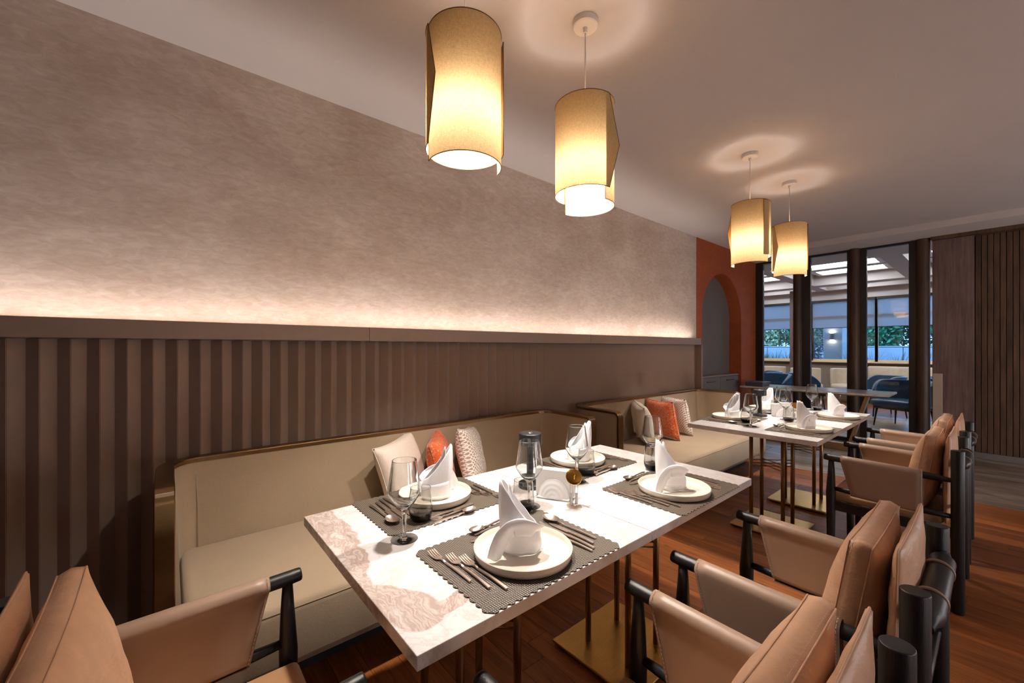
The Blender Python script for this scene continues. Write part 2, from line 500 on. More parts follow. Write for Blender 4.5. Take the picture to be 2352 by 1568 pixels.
def tube(bm, pts, radii, seg=12, cap=True, closed=False, round_end=0.0):
    """swept round section through points; radii scalar or list"""
    pts = [Vector(p) for p in pts]
    if not hasattr(radii, '__len__'): radii = [radii] * len(pts)
    radii = list(radii)
    if round_end:
        d0 = (pts[1] - pts[0]).normalized(); d1 = (pts[-1] - pts[-2]).normalized()
        r0, r1 = radii[0], radii[-1]
        pts = [pts[0], pts[0] + d0 * round_end * r0 * .3, pts[0] + d0 * round_end * r0] + pts[1:-1] + [pts[-1] - d1 * round_end * r1, pts[-1] - d1 * round_end * r1 * .3, pts[-1]]
        radii = [r0 * (1 - round_end * .7), r0 * (1 - round_end * .25), r0] + radii[1:-1] + [r1, r1 * (1 - round_end * .25), r1 * (1 - round_end * .7)]
    rings = []
    n = len(pts)
    prev = None
    for i, p in enumerate(pts):
        if closed: d = pts[(i + 1) % n] - pts[i - 1]
        else: d = pts[min(i + 1, n - 1)] - pts[max(i - 1, 0)]
        d.normalize()
        if prev is None: a, b = frame_of(d)
        else:
            a = (prev - d * prev.dot(d)).normalized(); b = a.cross(d).normalized()
        prev = a
        rings.append([bm.verts.new(p + radii[i] * (math.cos(2 * PI * k / seg) * a + math.sin(2 * PI * k / seg) * b)) for k in range(seg)])
    rng = range(n) if closed else range(n - 1)
    for i in rng:
        A, B = rings[i], rings[(i + 1) % n]
        for k in range(seg):
            f = bm.faces.new((A[k], A[(k + 1) % seg], B[(k + 1) % seg], B[k])); f.smooth = True
    if cap and not closed:
        bm.faces.new(rings[0][::-1]); bm.faces.new(rings[-1])
def rod(name, pts, radii, mat, parent=None, seg=12, round_end=0.0, closed=False):
    bm = bmesh.new(); tube(bm, pts, radii, seg, round_end=round_end, closed=closed)
    bmesh.ops.recalc_face_normals(bm, faces=bm.faces)
    return mesh_obj(name, bm, mat, parent)
def lathe(bm, prof, seg=32, close_top=False, close_bot=False, x=0, y=0, mi=0):
    rings = []
    for r, z in prof:
        if r < 1e-6: rings.append([bm.verts.new((x, y, z))])
        else: rings.append([bm.verts.new((x + r * math.cos(2 * PI * k / seg), y + r * math.sin(2 * PI * k / seg), z)) for k in range(seg)])
    for A, B in zip(rings, rings[1:]):
        for k in range(seg):
            k2 = (k + 1) % seg
            if len(A) == 1 and len(B) == 1: continue
            if len(A) == 1: f = bm.faces.new((A[0], B[k2], B[k]))
            elif len(B) == 1: f = bm.faces.new((A[k], A[k2], B[0]))
            else: f = bm.faces.new((A[k], A[k2], B[k2], B[k]))
            f.smooth = True; f.material_index = mi
    if close_bot and len(rings[0]) > 1: bm.faces.new(rings[0][::-1])
    if close_top and len(rings[-1]) > 1: bm.faces.new(rings[-1])
def lathe_obj(name, prof, mat, parent=None, seg=32, ang=35, loc=None):
    bm = bmesh.new(); lathe(bm, prof, seg)
    bmesh.ops.recalc_face_normals(bm, faces=bm.faces)
    o = mesh_obj(name, bm, mat, parent, loc=loc)
    return auto_smooth(o, ang)
def grid(bm, fn, nu, nv, wrap_u=False, smooth=True):
    V = [[bm.verts.new(fn(i / (nu if wrap_u else nu), j / nv)) for j in range(nv + 1)] for i in range(nu if wrap_u else nu + 1)]
    for i in range(nu):
        for j in range(nv):
            a = V[i][j]; b = V[(i + 1) % len(V)][j]; c = V[(i + 1) % len(V)][j + 1]; d = V[i][j + 1]
            f = bm.faces.new((a, b, c, d)); f.smooth = smooth
    return V
def sheet(name, fn, nu, nv, mat, parent=None, thick=0.0, offset=0.0, wrap_u=False, smooth=True):
    bm = bmesh.new(); grid(bm, fn, nu, nv, wrap_u, smooth)
    o = mesh_obj(name, bm, mat, parent)
    if thick:
        md = o.modifiers.new('thickness', 'SOLIDIFY'); md.thickness = thick; md.offset = offset
    return o
def prism(bm, poly, z0, z1):
    """poly of (x,y), extruded in z"""
    a = [bm.verts.new((x, y, z0)) for x, y in poly]; b = [bm.verts.new((x, y, z1)) for x, y in poly]
    n = len(poly)
    bm.faces.new(a[::-1]); bm.faces.new(b)
    for i in range(n): bm.faces.new((a[i], a[(i + 1) % n], b[(i + 1) % n], b[i]))
def bar(bm, p, q, w, h, up=(0, 0, 1)):
    """rectangular bar from p to q"""
    p, q = Vector(p), Vector(q); d = (q - p).normalized()
    s = d.cross(Vector(up)).normalized(); u = s.cross(d).normalized()
    vs = [bm.verts.new(e + s * a * w / 2 + u * b * h / 2) for e in (p, q) for a, b in ((-1, -1), (1, -1), (1, 1), (-1, 1))]
    for f in ((3, 2, 1, 0), (4, 5, 6, 7), (0, 1, 5, 4), (1, 2, 6, 5), (2, 3, 7, 6), (3, 0, 4, 7)):
        bm.faces.new([vs[i] for i in f])
def structure(o, label=None):
    o['kind'] = 'structure'
    if label: o['label'] = label
    return o

# ================================================================== THE SETTING
CEIL = 2.722
YW = 2.5
XP = 7.25       # glass partition
XF = 13.0       # far window wall
SOF = 2.648     # soffit underside
NEAR = -3.2     # wall behind the camera
SIDE = -4.2     # wall to the right of the camera

floor = structure(box('floor', NEAR, 5.165, SIDE, YW, -0.06, -0.005, 'joint'), 'oak plank floor of the dining room')
def unit_box(name, mat, bev):
    bm = bmesh.new(); bbox(bm, -0.5, 0.5, -0.5, 0.5, -0.5, 0.5)
    me = D.meshes.new(name); bm.to_mesh(me); bm.free(); me.materials.append(M[mat]); return me
plank_me = unit_box('plank', 'oak', 0)
PW = 0.1165
def lay(name, me, parent, x0, x1, y0, y1, z0, z1, gap):
    o = D.objects.new(name, me)
    o.location = ((x0 + x1) / 2, (y0 + y1) / 2, (z0 + z1) / 2)
    o.scale = (x1 - x0 - gap, y1 - y0 - gap, z1 - z0)
    return link(o, parent)
rx = 5.165
nrow = 0
while rx > 0.0:
    y = -0.95 - random.random() * 0.9
    while y < YW:
        L = random.choice((0.72, 0.9, 1.05, 1.2))
        y1 = min(y + L, YW)
        if y1 - y > 0.08:
            lay('plank', plank_me, floor, rx - PW, rx, y, y1, -0.012, 0.0, 0.0016)
        y = y1
    rx -= PW; nrow += 1
# the boards out of the camera's sight are one slab each side
bm = bmesh.new(); bbox(bm, NEAR, rx, SIDE, YW, -0.012, 0.0); bbox(bm, rx, 5.165, SIDE, -1.86, -0.012, 0.0)
o = mesh_obj('plank_field', bm, 'oak', floor); o['kind'] = 'stuff'

tile_floor = structure(box('floor', 5.166, 10.3, SIDE, 6.4, -0.06, -0.005, 'grout'), 'grey stone tile floor before and behind the glass')
tile_me = unit_box('tile', 'stone_tile', 0)
xs = [5.168, 5.46, 6.03, 6.60, 7.17, 7.74, 8.31, 8.88, 9.45, 10.02, 10.3]
for i in range(len(xs) - 1):
    y = -2.2 + (0.57 if i % 2 else 0) + 0.1
    if i == 0: y += .3
    ye = YW if xs[i] < 7.0 else 4.6
    while y < ye:
        y1 = min(y + 1.14, ye)
        if y1 - y > 0.05: lay('tile', tile_me, tile_floor, xs[i], xs[i + 1], y, y1, -0.0075, 0.0, 0.006)
        y = y1
structure(box('floor', 10.3, XF, SIDE, 6.4, -0.06, 0.0, 'oak_far'), 'pale oak floor of the lounge behind the glass')

# ceiling of the dining room and the lowered soffit in front of the glass
structure(box('ceiling', NEAR, 6.66, SIDE, YW + 0.2, CEIL, CEIL + 0.1, 'ceiling_paint'), 'smooth pale ceiling with warm pools of light')
structure(box('trim_1', 6.66, 7.55, SIDE, YW + 0.2, SOF, CEIL + 0.1, 'soffit_paint'), 'lowered pale ceiling soffit above the glass partition')

# left wall: plaster, then the terracotta stretch with the arched niche
structure(box('wall_left', NEAR, 5.215, YW, YW + 0.2, 0, CEIL, 'plaster'), 'beige polished plaster wall above the banquettes')
AX0, AX1, ATOP = 5.37, 6.645, 2.338
AR = (AX1 - AX0) / 2; ACX = (AX0 + AX1) / 2; ASP = ATOP - AR
bm = bmesh.new()
NA = 40
arc = [(ACX + AR * math.cos(PI - PI * k / NA), ASP + AR * math.sin(PI - PI * k / NA)) for k in range(NA + 1)]
def wq(x0, z0, x1, z1, z2, z3):
    bm.faces.new([bm.verts.new((x, YW - 0.002, z)) for x, z in ((x0, z0), (x1, z1), (x1, z2), (x0, z3))])
wq(5.215, 0, AX0, 0, CEIL, CEIL); wq(AX1, 0, 7.3, 0, CEIL, CEIL)
for (xa, za), (xb, zb) in zip(arc, arc[1:]): wq(xa, za, xb, zb, CEIL, CEIL)
inner = [(AX0, 0)] + arc + [(AX1, 0)]
va = [bm.verts.new((x, YW - 0.002, z)) for x, z in inner]; vb = [bm.verts.new((x, YW + 0.17, z)) for x, z in inner]
for i in range(len(inner) - 1):
    f = bm.faces.new((va[i], va[i + 1], vb[i + 1], vb[i])); f.smooth = True
o = structure(mesh_obj('wall_left', bm, 'terracotta'), 'terracotta plaster wall with an arched niche')
structure(box('wall_niche', AX0 - 0.1, AX1 + 0.1, YW + 0.17, YW + 0.2, 0, CEIL, 'niche_grey'), 'grey back of the arched niche')
bm = bmesh.new()
bbox(bm, 5.215, AX0 - 0.1, YW + .17, YW + 0.2, 0, CEIL); bbox(bm, AX1 + 0.1, 7.5, YW + .17, YW + 0.2, 0, CEIL)
structure(mesh_obj('wall_niche', bm, 'niche_grey'), 'wall behind the terracotta plaster')

# walls that close the room behind and beside the camera
structure(box('wall_back', NEAR - 0.1, NEAR, SIDE, YW + 0.2, 0, CEIL, 'wall_paint'), 'wall behind the camera')
structure(box('wall_right', NEAR, 7.5, SIDE - 0.1, SIDE, 0, CEIL, 'wall_paint'), 'wall far to the right, out of view')

# ---- ribbed wainscot under the plaster wall
WX0, WX1 = -2.4, 5.085
wain = structure(box('wainscot_panel', WX0, WX1, 2.453, 2.4995, 0, 1.335, 'brown_lacquer'), 'brown ribbed wainscot panel behind the banquettes')
bm = bmesh.new()
pts = [(-0.0416, 0.0416), (0.0, 0.0), (0.0416, 0.0416)]
a = [bm.verts.new((x, y, 0)) for x, y in pts]; b = [bm.verts.new((x, y, 1.325)) for x, y in pts]
for i in range(3):
    j = (i + 1) % 3
    bm.faces.new((a[i], a[j], b[j], b[i]))
bm.faces.new(a[::-1]); bm.faces.new(b)
bmesh.ops.recalc_face_normals(bm, faces=bm.faces)
bev = [e for e in bm.edges if all(abs(v.co.x) < 1e-6 for v in e.verts)]
bmesh.ops.bevel(bm, geom=bev, offset=0.0022, segments=2, affect='EDGES')
rib_me = D.meshes.new('rib'); bm.to_mesh(rib_me); bm.free(); rib_me.materials.append(M['brown_lacquer'])
x = 0.013
for k in range(-40, 200):
    xx = -0.467 + k * 0.0836
    if xx < WX0 + 0.04: continue
    if xx > WX1 - 0.04: break
    o = D.objects.new('rib', rib_me); o.location = (xx, 2.411, 0.002); link(o, wain)
# cap ledge, three boards with fine joints, and the trough that holds the light strip
seams = [WX0, 0.905, 2.93, WX1 + 0.02]
for s0, s1 in zip(seams, seams[1:]):
    box('cap_board', s0 + 0.0008, s1 - 0.0008, 2.372, 2.398, 1.331, 1.411, 'brown_lacquer', wain, 0.0015, 1)
box('trough', WX0, WX1, 2.398, 2.4995, 1.336, 1.346, 'brown_lacquer', wain)
box('end_board', WX1, WX1 + 0.035, 2.372, 2.4985, 0, 1.411, 'brown_lacquer', wain, 0.0015, 1)
led = box('led_strip', WX0 + 0.05, WX1 - 0.02, 2.4055, 2.4185, 1.3605, 1.366, 'led_glow')
tag(led, 'glowing warm light strip hidden behind the brown cap ledge', 'light strip')
bm = bmesh.new()
bbox(bm, WX0 + 0.05, WX1 - 0.02, 2.4010, 2.4230, 1.3465, 1.3600)
bbox(bm, WX0 + 0.05, WX1 - 0.02, 2.4010, 2.4048, 1.3600, 1.3680); bbox(bm, WX0 + 0.05, WX1 - 0.02, 2.4192, 2.4230, 1.3600, 1.3715)  # unseen side guards, added to keep the strip's low light off the wall
mesh_obj('profile', bm, 'white_lacquer', led)

# ---- niche cabinet
cab = empty('niche_cabinet', (ACX, YW + .06, 0), 0, 'grey drawer cabinet standing in the arched niche', 'cabinet')
def loc_box(name, x0, x1, y0, y1, z0, z1, mat, root, bev=0.0, seg=2):
    L = root.location
    return box(name, x0 - L.x, x1 - L.x, y0 - L.y, y1 - L.y, z0 - L.z, z1 - L.z, mat, root, bev, seg)
loc_box('body', AX0 + .01, AX1 - .01, YW + .045, YW + .165, 0.0, 0.885, 'niche_grey', cab)
loc_box('top', AX0 + .006, AX1 - .006, YW + .03, YW + .167, 0.885, 0.905, 'brown_lacquer', cab, .002, 1)
for x0, x1 in ((AX0 + .015, ACX - .003), (ACX + .003, AX1 - .015)):
    dr = loc_box('drawer', x0, x1, YW + .030, YW + .044, 0.60, 0.878, 'niche_grey', cab, .002, 1)
    h = box('handle', (x0 + x1) / 2 - .12 - ACX, (x0 + x1) / 2 + .12 - ACX, YW + .012 - cab.location.y, YW + .030 - cab.location.y, .822, .834, 'black_metal', dr, .002, 1)
loc_box('door', AX0 + .015, AX1 - .015, YW + .030, YW + .044, 0.05, 0.594, 'niche_grey', cab, .002, 1)

# ================================================================== GLASS PARTITION
def glazed(n, y0, y1, g0, g1, side):
    """frame between y0..y1, glass between g0..g1"""
    wn = empty('window_%d' % n, (XP, (y0 + y1) / 2, 0)); wn['kind'] = 'structure'
    wn['label'] = side
    L = wn.location
    def b(nm, ya, yb, za, zb, xa=XP - .03, xb=XP + .03, m='dark_frame', bev=.003):
        return box(nm, xa - L.x, xb - L.x, ya - L.y, yb - L.y, za, zb, m, wn, bev, 1)
    b('window_frame', y0, g0, 0.0, SOF); b('window_frame', g1, y1, 0.0, SOF)
    b('top_rail', g0, g1, 2.618, SOF); b('bottom_rail', g0, g1, 0.0, 0.05)
    b('pane', g0, g1, 0.05, 2.618, XP - .004, XP + .004, 'pane_glass', 0)
    return wn
glazed(1, 1.895, 2.50, 1.985, 2.392, 'leftmost tall glass pane beside the terracotta wall')
glazed(2, 1.275, 1.874, 1.345, 1.765, 'middle tall glass pane in a dark frame')
glazed(3, 0.60, 1.255, 0.725, 1.135, 'right tall glass pane beside the veneer column')
for i, (yc, lb) in enumerate(((1.925, 'dark veneer half-round post between the first two panes'), (1.262, 'dark veneer half-round post between the last two panes'), (0.595, 'wide dark veneer half-round post at the right of the glass'))):
    bm = bmesh.new()
    r = 0.056 if i < 2 else 0.064
    poly = [(XP - .031 - r * 1.1 * math.sin(PI * k / 14), yc + r * math.cos(PI * k / 14)) for k in range(15)]
    prism(bm, poly, 0.0, SOF)
    bmesh.ops.recalc_face_normals(bm, faces=bm.faces)
    o = auto_smooth(mesh_obj('trim_%d' % (i + 2), bm, 'column_veneer'), 40)
    structure(o, lb)
# sliding door of dark veneer with its pale pull plate
sd = empty('door_1', (XP - .05, .36, 0)); sd['kind'] = 'structure'; sd['label'] = 'dark veneer sliding door panel with pale pull plate'
L = sd.location
box('door_leaf', -0.025, 0.025, .170 - L.y, .512 - L.y, 0.012, 2.605, 'dark_veneer', sd, .003, 1)
box('pull_plate', -0.034, -0.0255, .425 - L.y, .508 - L.y, 0.30, 0.98, 'push_plate', sd, .002, 1)
hd = structure(box('trim_5', XP - .11, XP + .12, SIDE, .522, 2.607, SOF, 'dark_walnut', None, .002, 1), 'dark wood header rail above the slatted wall')
slw = structure(box('wall_slats', XP + .085, XP + .12, SIDE, .20, 0.0, 2.607, 'dark_walnut'), 'dark walnut wall faced with vertical slats')
slat_me = unit_box('slat', 'dark_walnut', 0)
bm = bmesh.new(); bbox(bm, -.5, .5, -.5, .5, -.5, .5)
for v in bm.verts:
    if v.co.x < 0: v.co.y *= 0.9
bm.to_mesh(slat_me); bm.free()
yy = 0.165
for k in range(44):
    o = D.objects.new('slat', slat_me)
    o.location = (XP + .063, yy - .0235, 1.337); o.scale = (.044, .0455, 2.538)
    link(o, slw); yy -= .047
structure(box('baseboard_right', XP + .035, XP + .085, SIDE, .17, 0.0, 0.065, 'niche_grey'), 'grey skirting under the slatted wall')
structure(box('wall_right', XP - .02, XP + .12, SIDE, SIDE + .01, 0, SOF, 'wall_paint'), 'return of the right wall')

# ================================================================== PENDANT LAMPS
def make_lamp():
    root = empty('pendant_lamp')
    Z0L, Z1L, Z0S, Z1S = 1.906, 2.350, 1.956, 2.344
    def panel(nm, a0, a1, r0, r1, z0, z1, wing):
        bm = bmesh.new()
        n = 44
        cols = []
        for i in range(n + 1):
            t = i / n; a = math.radians(a0 + (a1 - a0) * t); r = r0 + (r1 - r0) * t
            cols.append([bm.verts.new((r * math.cos(a), r * math.sin(a), z0 + (z1 - z0) * j / 12)) for j in range(13)])
        for A, B in zip(cols, cols[1:]):
            for j in range(12):
                f = bm.faces.new((A[j], B[j], B[j + 1], A[j + 1])); f.smooth = True
        edge = [(r0 * math.cos(math.radians(a0)), r0 * math.sin(math.radians(a0)))]
        if wing:
            a = math.radians(a1); tx, ty = -math.sin(a), math.cos(a)
            p = bm.verts.new((r1 * math.cos(a) + tx * wing, r1 * math.sin(a) + ty * wing, (z0 + z1) / 2))
            E_ = [bm.verts.new(v.co) for v in cols[-1]]
            for j in range(12): bm.faces.new((E_[j], p, E_[j + 1]))
        o = mesh_obj(nm, bm, 'linen_shade', root)
        # bound edges
        bt = bmesh.new()
        for z in (z0, z1):
            tube(bt, [(( r0 + (r1 - r0) * i / n) * math.cos(math.radians(a0 + (a1 - a0) * i / n)), (r0 + (r1 - r0) * i / n) * math.sin(math.radians(a0 + (a1 - a0) * i / n)), z) for i in range(n + 1)], .0017, 6)
        a = math.radians(a0); tube(bt, [(r0 * math.cos(a), r0 * math.sin(a), z0), (r0 * math.cos(a), r0 * math.sin(a), z1)], .0015, 6)
        a = math.radians(a1)
        if wing:
            tube(bt, [(r1 * math.cos(a), r1 * math.sin(a), z0), (r1 * math.cos(a) + tx * wing, r1 * math.sin(a) + ty * wing, (z0 + z1) / 2), (r1 * math.cos(a), r1 * math.sin(a), z1)], .0015, 6)
        else:
            tube(bt, [(r1 * math.cos(a), r1 * math.sin(a), z0), (r1 * math.cos(a), r1 * math.sin(a), z1)], .0015, 6)
        mesh_obj('edge_binding', bt, 'shade_trim', o)
        return o
    panel('shade_panel', -205, 0, .131, .131, Z0S, Z1S, .066)
    panel('shade_panel', -8, 178, .1235, .1235, Z0L, Z1L, 0)
    lathe_obj('ceiling_rose', [(0, CEIL - .0005), (.054, CEIL - .0005), (.054, CEIL - .026), (.050, CEIL - .030), (0, CEIL - .030)], 'white_lacquer', root, 32)
    lathe_obj('cord_grip', [(0, CEIL - .029), (.010, CEIL - .029), (.008, CEIL - .052), (0, CEIL - .054)], 'white_lacquer', root, 16)
    rod('cord', [(0, 0, CEIL - .05), (0, 0, 2.29)], .0028, 'white_lacquer', root, 8)
    # spider ring and lampholder
    bm = bmesh.new()
    for k in range(3):
        a = 2 * PI * k / 3 + .4
        tube(bm, [(0, 0, 2.325), (.1225 * math.cos(a), .1225 * math.sin(a), 2.325)], .002, 6)
    mesh_obj('spider', bm, 'white_lacquer', root)
    lathe_obj('lamp_holder', [(0, 2.33), (.016, 2.33), (.02, 2.30), (.02, 2.202), (0, 2.202)], 'white_lacquer', root, 20)
    bm = bmesh.new()
    sph = [(.034 * math.sin(PI * k / 12), 2.098 - .034 * math.cos(PI * k / 12)) for k in range(0, 10)]
    lathe(bm, sph[:7], 18); lathe(bm, sph[6:] + [(.016, 2.151), (.0145, 2.2025), (0, 2.2025)], 18, mi=1)
    bmesh.ops.remove_doubles(bm, verts=bm.verts, dist=.0002)
    bmesh.ops.recalc_face_normals(bm, faces=bm.faces)
    mesh_obj('bulb', bm, ['bulb_glow', 'bulb_body'], root, True)
    return root
lamp0 = make_lamp()
lamps = [((.776, 1.17, 0), 171, 'large tan linen pendant lamp hanging nearest the camera'),
         ((1.40, 1.163, 0), 269, 'tan linen pendant lamp second from the camera, white rose on ceiling'),
         ((3.29, 1.176, 0), 85, 'tan linen pendant lamp of the far pair, the left one'),
         ((4.11, 1.156, 0), 136, 'tan linen pendant lamp of the far pair, nearest the glass partition')]
for i, (p, a, lb) in enumerate(lamps):
    o = lamp0 if i == 0 else copy_tree(lamp0)
    o.location = p; o.rotation_euler = (0, 0, math.radians(a))
    tag(o, lb, 'lamp', 'linen pendant lamps over the tables')

# invented fill globes, out of view to the right, added to brighten the room
def make_fill_lamp():
    root = empty('fill_lamp')
    lathe_obj('globe', [(0, .63)] + [(.17 * math.sin(PI * k / 16), .80 - .17 * math.cos(PI * k / 16)) for k in range(1, 16)] + [(0, .97)], 'fill_glow', root, 18)
    lathe_obj('base', [(0, 0), (.15, 0), (.15, .015), (.02, .025), (0, .025)], 'black_metal', root, 24)
    rod('pole', [(0, 0, .02), (0, 0, .635)], .012, 'black_metal', root, 12)
    return root
g0 = make_fill_lamp()
for i, (x, y, lb) in enumerate(((.9, -3.0, 'behind the nearest armchairs'), (2.8, -3.0, 'to the right of the near armchairs'), (4.6, -3.0, 'to the right of the far armchairs'), (6.1, -2.6, 'before the slatted wall'))):
    o = g0 if i == 0 else copy_tree(g0)
    o.location = (x, y, 0); tag(o, 'added fill light globe ' + lb + ', out of view', 'lamp', 'added fill light globes')

# ================================================================== BANQUETTES
def make_sofa(name, X0, X1, label):
    """arm centre lines at X0 and X1"""
    root = empty(name, ((X0 + X1) / 2, 2.0, 0), 0, label, 'sofa', 'beige banquettes along the wall')
    L = root.location
    T = 0.05
    YB, YFR = 2.335, 1.86
    ZT = 0.797
    xa, xb = X0 - L.x, X1 - L.x
    yb, yf = YB - L.y, YFR - L.y
    # U-shaped shell path (centre line), rounded rear corners
    R = 0.13
    path = [(xa, yf)]
    ns = 6
    for k in range(1, ns): path.append((xa, yf + (yb - R - yf) * k / ns))
    for k in range(0, 9):
        a = PI - PI / 2 * k / 8
        path.append((xa + R + R * math.cos(a), yb - R + R * math.sin(a)))
    for k in range(1, 24): path.append((xa + R + (xb - xa - 2 * R) * k / 24, yb))
    for k in range(0, 9):
        a = PI / 2 - PI / 2 * k / 8
        path.append((xb - R + R * math.cos(a), yb - R + R * math.sin(a)))
    for k in range(1, ns + 1): path.append((xb, yb - R + (yf - yb + R) * k / ns))
    n = len(path)
    def nrm(i):
        a = Vector(path[max(i - 1, 0)] + (0,)); b = Vector(path[min(i + 1, n - 1)] + (0,))
        d = (b - a).normalized(); return Vector((d.y, -d.x, 0))     # inward (towards the seat)
    Zb = 0.16
    # upholstered shell
    bm = bmesh.new()
    prof = [(-T / 2, Zb), (-T / 2, ZT - .012), (T / 2, ZT - .012), (T / 2 + .006, ZT - .05), (T / 2 + .012, .60), (T / 2 + .02, .38), (T / 2, Zb)]
    rings = []
    for i, (x, y) in enumerate(path):
        v = nrm(i)
        rings.append([bm.verts.new((x + v.x * o_, y + v.y * o_, z)) for o_, z in prof])
    for A, B in zip(rings, rings[1:]):
        for k in range(len(prof)):
            j = (k + 1) % len(prof)
            bm.faces.new((A[k], B[k], B[j], A[j]))
    bm.faces.new(rings[0]); bm.faces.new(rings[-1][::-1])
    bmesh.ops.recalc_face_normals(bm, faces=bm.faces)
    auto_smooth(mesh_obj('backrest', bm, 'sofa_fabric', root), 35)
    # metal trim: along the top, rounding over and down the front of both arms
    w = T / 2 + .004
    line = [(path[0][0], path[0][1], z, 'v') for z in (Zb, .4, ZT - .055)]
    tr = []
    def arm_front(x):
        out = [(x, yf - .004, Zb, (0, -1, 0))]
        out.append((x, yf - .004, ZT - .05, (0, -1, 0)))
        for k in range(1, 6):
            a = PI / 2 * k / 6
            out.append((x, yf - .004 + .05 * (1 - math.cos(a)), ZT - .05 + .05 * math.sin(a), (0, -math.cos(a), math.sin(a))))
        return out
    A = arm_front(xa); B = arm_front(xb)
    pts = [(p[0], p[1], p[2], Vector(p[3]), Vector((1, 0, 0))) for p in A]
    for i in range(1, n - 1):
        v = nrm(i); x, y = path[i]
        if (i < 6 or i > n - 7) and y < yf + .06: continue
        pts.append((x, y, ZT, Vector((0, 0, 1)), v))
    pts += [(p[0], p[1], p[2], Vector(p[3]), Vector((-1, 0, 0))) for p in B[::-1]]
    bm = bmesh.new(); rings = []
    for x, y, z, up, side in pts:
        c = Vector((x, y, z))
        rings.append([bm.verts.new(c + side * s_ * w + up * u_) for s_, u_ in ((-1, -.016), (-1, 0), (-.9, .0035), (.9, .0035), (1, 0), (1, -.016))])
    for a_, b_ in zip(rings, rings[1:]):
        for k in range(6):
            j = (k + 1) % 6
            bm.faces.new((a_[k], b_[k], b_[j], a_[j]))
    bm.faces.new(rings[0]); bm.faces.new(rings[-1][::-1])
    bmesh.ops.recalc_face_normals(bm, faces=bm.faces)
    auto_smooth(mesh_obj('metal_trim', bm, 'bronze_trim', root), 30)
    # seat: rounded block, floating on a recessed dark plinth
    sx0, sx1 = xa + T / 2 + .02, xb - T / 2 - .02
    sy0, sy1 = 1.572 - L.y, yb - .03
    bm = bmesh.new()
    bbox(bm, sx0, sx1, sy0, sy1, 0.175, 0.405, 0.035, 5)
    for v in bm.verts:
        u = (v.co.x - sx0) / (sx1 - sx0); 
        if v.co.z > .39: v.co.z += .006
    auto_smooth(mesh_obj('seat', bm, 'sofa_fabric', root), 50)
    bm = bmesh.new()
    tube(bm, [(sx0 + .01, sy0 + .004, .386), (sx1 - .01, sy0 + .004, .386)], .0026, 6)
    mesh_obj('seat_seam', bm, 'sofa_fabric', root)
    for s_, q in ((xa + T / 2 + .045, 1), (xb - T / 2 - .045, -1)):
        rod('back_seam', [(s_ + q * .04, yb - .055, .41), (s_ + q * .04, yb - .045, .60), (s_ + q * .03, yb - .03, .785)], .0015, 'sofa_fabric', root, 6)
    box('plinth', xa, xb, 1.80 - L.y, yb - .01, 0.0, 0.17, 'black_metal', root)
    return root
make_sofa('banquette', -.008, 2.325, 'beige upholstered banquette with bronze rim behind the near tables')
make_sofa('banquette', 2.655, 4.90, 'beige upholstered banquette with bronze rim behind the far tables')

# ---- scatter cushions
def make_pillow(name, mat, w_, h_, t_, label, n=22, piping=None, cat='cushion', group=None):
    bm = bmesh.new()
    def P(u, v, s):
        U, V = 2 * u - 1, 2 * v - 1
        k = 1 - .10 * (1 - abs(V) ** 2.2) * abs(U) ** 6
        k2 = 1 - .10 * (1 - abs(U) ** 2.2) * abs(V) ** 6
        f = max(0.0, (1 - abs(U) ** 3.2)) ** .55 * max(0.0, (1 - abs(V) ** 3.2)) ** .55
        wr = .004 * math.sin(9 * U + 4 * V) * f
        return Vector((U * w_ / 2 * k, s * (t_ / 2 * f + wr + .0015), V * h_ / 2 * k2 + h_ / 2))
    for s in (-1, 1):
        grid(bm, lambda u, v: P(u, v, s), n, n)
    bmesh.ops.remove_doubles(bm, verts=bm.verts, dist=.0035)
    bmesh.ops.recalc_face_normals(bm, faces=bm.faces)
    o = mesh_obj(name, bm, mat, None, True)
    tag(o, label, cat, group)
    bm = bmesh.new()
    ed = []
    for k in range(4):
        for j in range(16):
            t = j / 16
            u, v = ((t, 0), (1, t), (1 - t, 1), (0, 1 - t))[k]
            q = P(u, v, 1); ed.append((q.x, 0, q.z))
    tube(bm, ed, .0022, 6, closed=True)
    mesh_obj('piping', bm, piping or mat, o, True)
    return o
def place(o, x, y, z, rz, lean=0, roll=0):
    # lean back about local x, roll about local y, then turn about z
    o.rotation_mode = 'QUATERNION'
    m = Matrix.Rotation(rz, 4, 'Z') @ Matrix.Rotation(lean, 4, 'X') @ Matrix.Rotation(roll, 4, 'Y')
    o.rotation_quaternion = m.to_quaternion()
    o.location = (x, y, z)
R_ = math.radians
seat_z = 0.413
place(make_pillow('cushion', 'boucle', .37, .37, .13, 'off-white boucle cushion on the near banquette'), 1.075, 2.185, seat_z, R_(30), R_(-15), R_(-6))
place(make_pillow('cushion', 'orange_pattern', .36, .36, .12, 'orange patterned cushion on the near banquette'), 1.315, 2.165, seat_z, R_(52), R_(-14), R_(-5))
place(make_pillow('cushion', 'trellis_pattern', .38, .38, .13, 'beige and white trellis cushion on the near banquette'), 1.525, 2.155, seat_z, R_(44), R_(-14), R_(6))
place(make_pillow('cushion', 'linen_white', .38, .375, .14, 'off-white linen cushion on the far banquette'), 3.43, 2.11, seat_z, R_(46), R_(-13), R_(-5))
place(make_pillow('cushion', 'orange_pattern', .37, .385, .13, 'orange patterned cushion on the far banquette'), 3.75, 2.10, seat_z, R_(72), R_(-14), R_(0))
place(make_pillow('cushion', 'trellis_pattern', .38, .385, .13, 'beige and white trellis cushion on the far banquette'), 4.07, 2.12, seat_z, R_(66), R_(-14), R_(0))

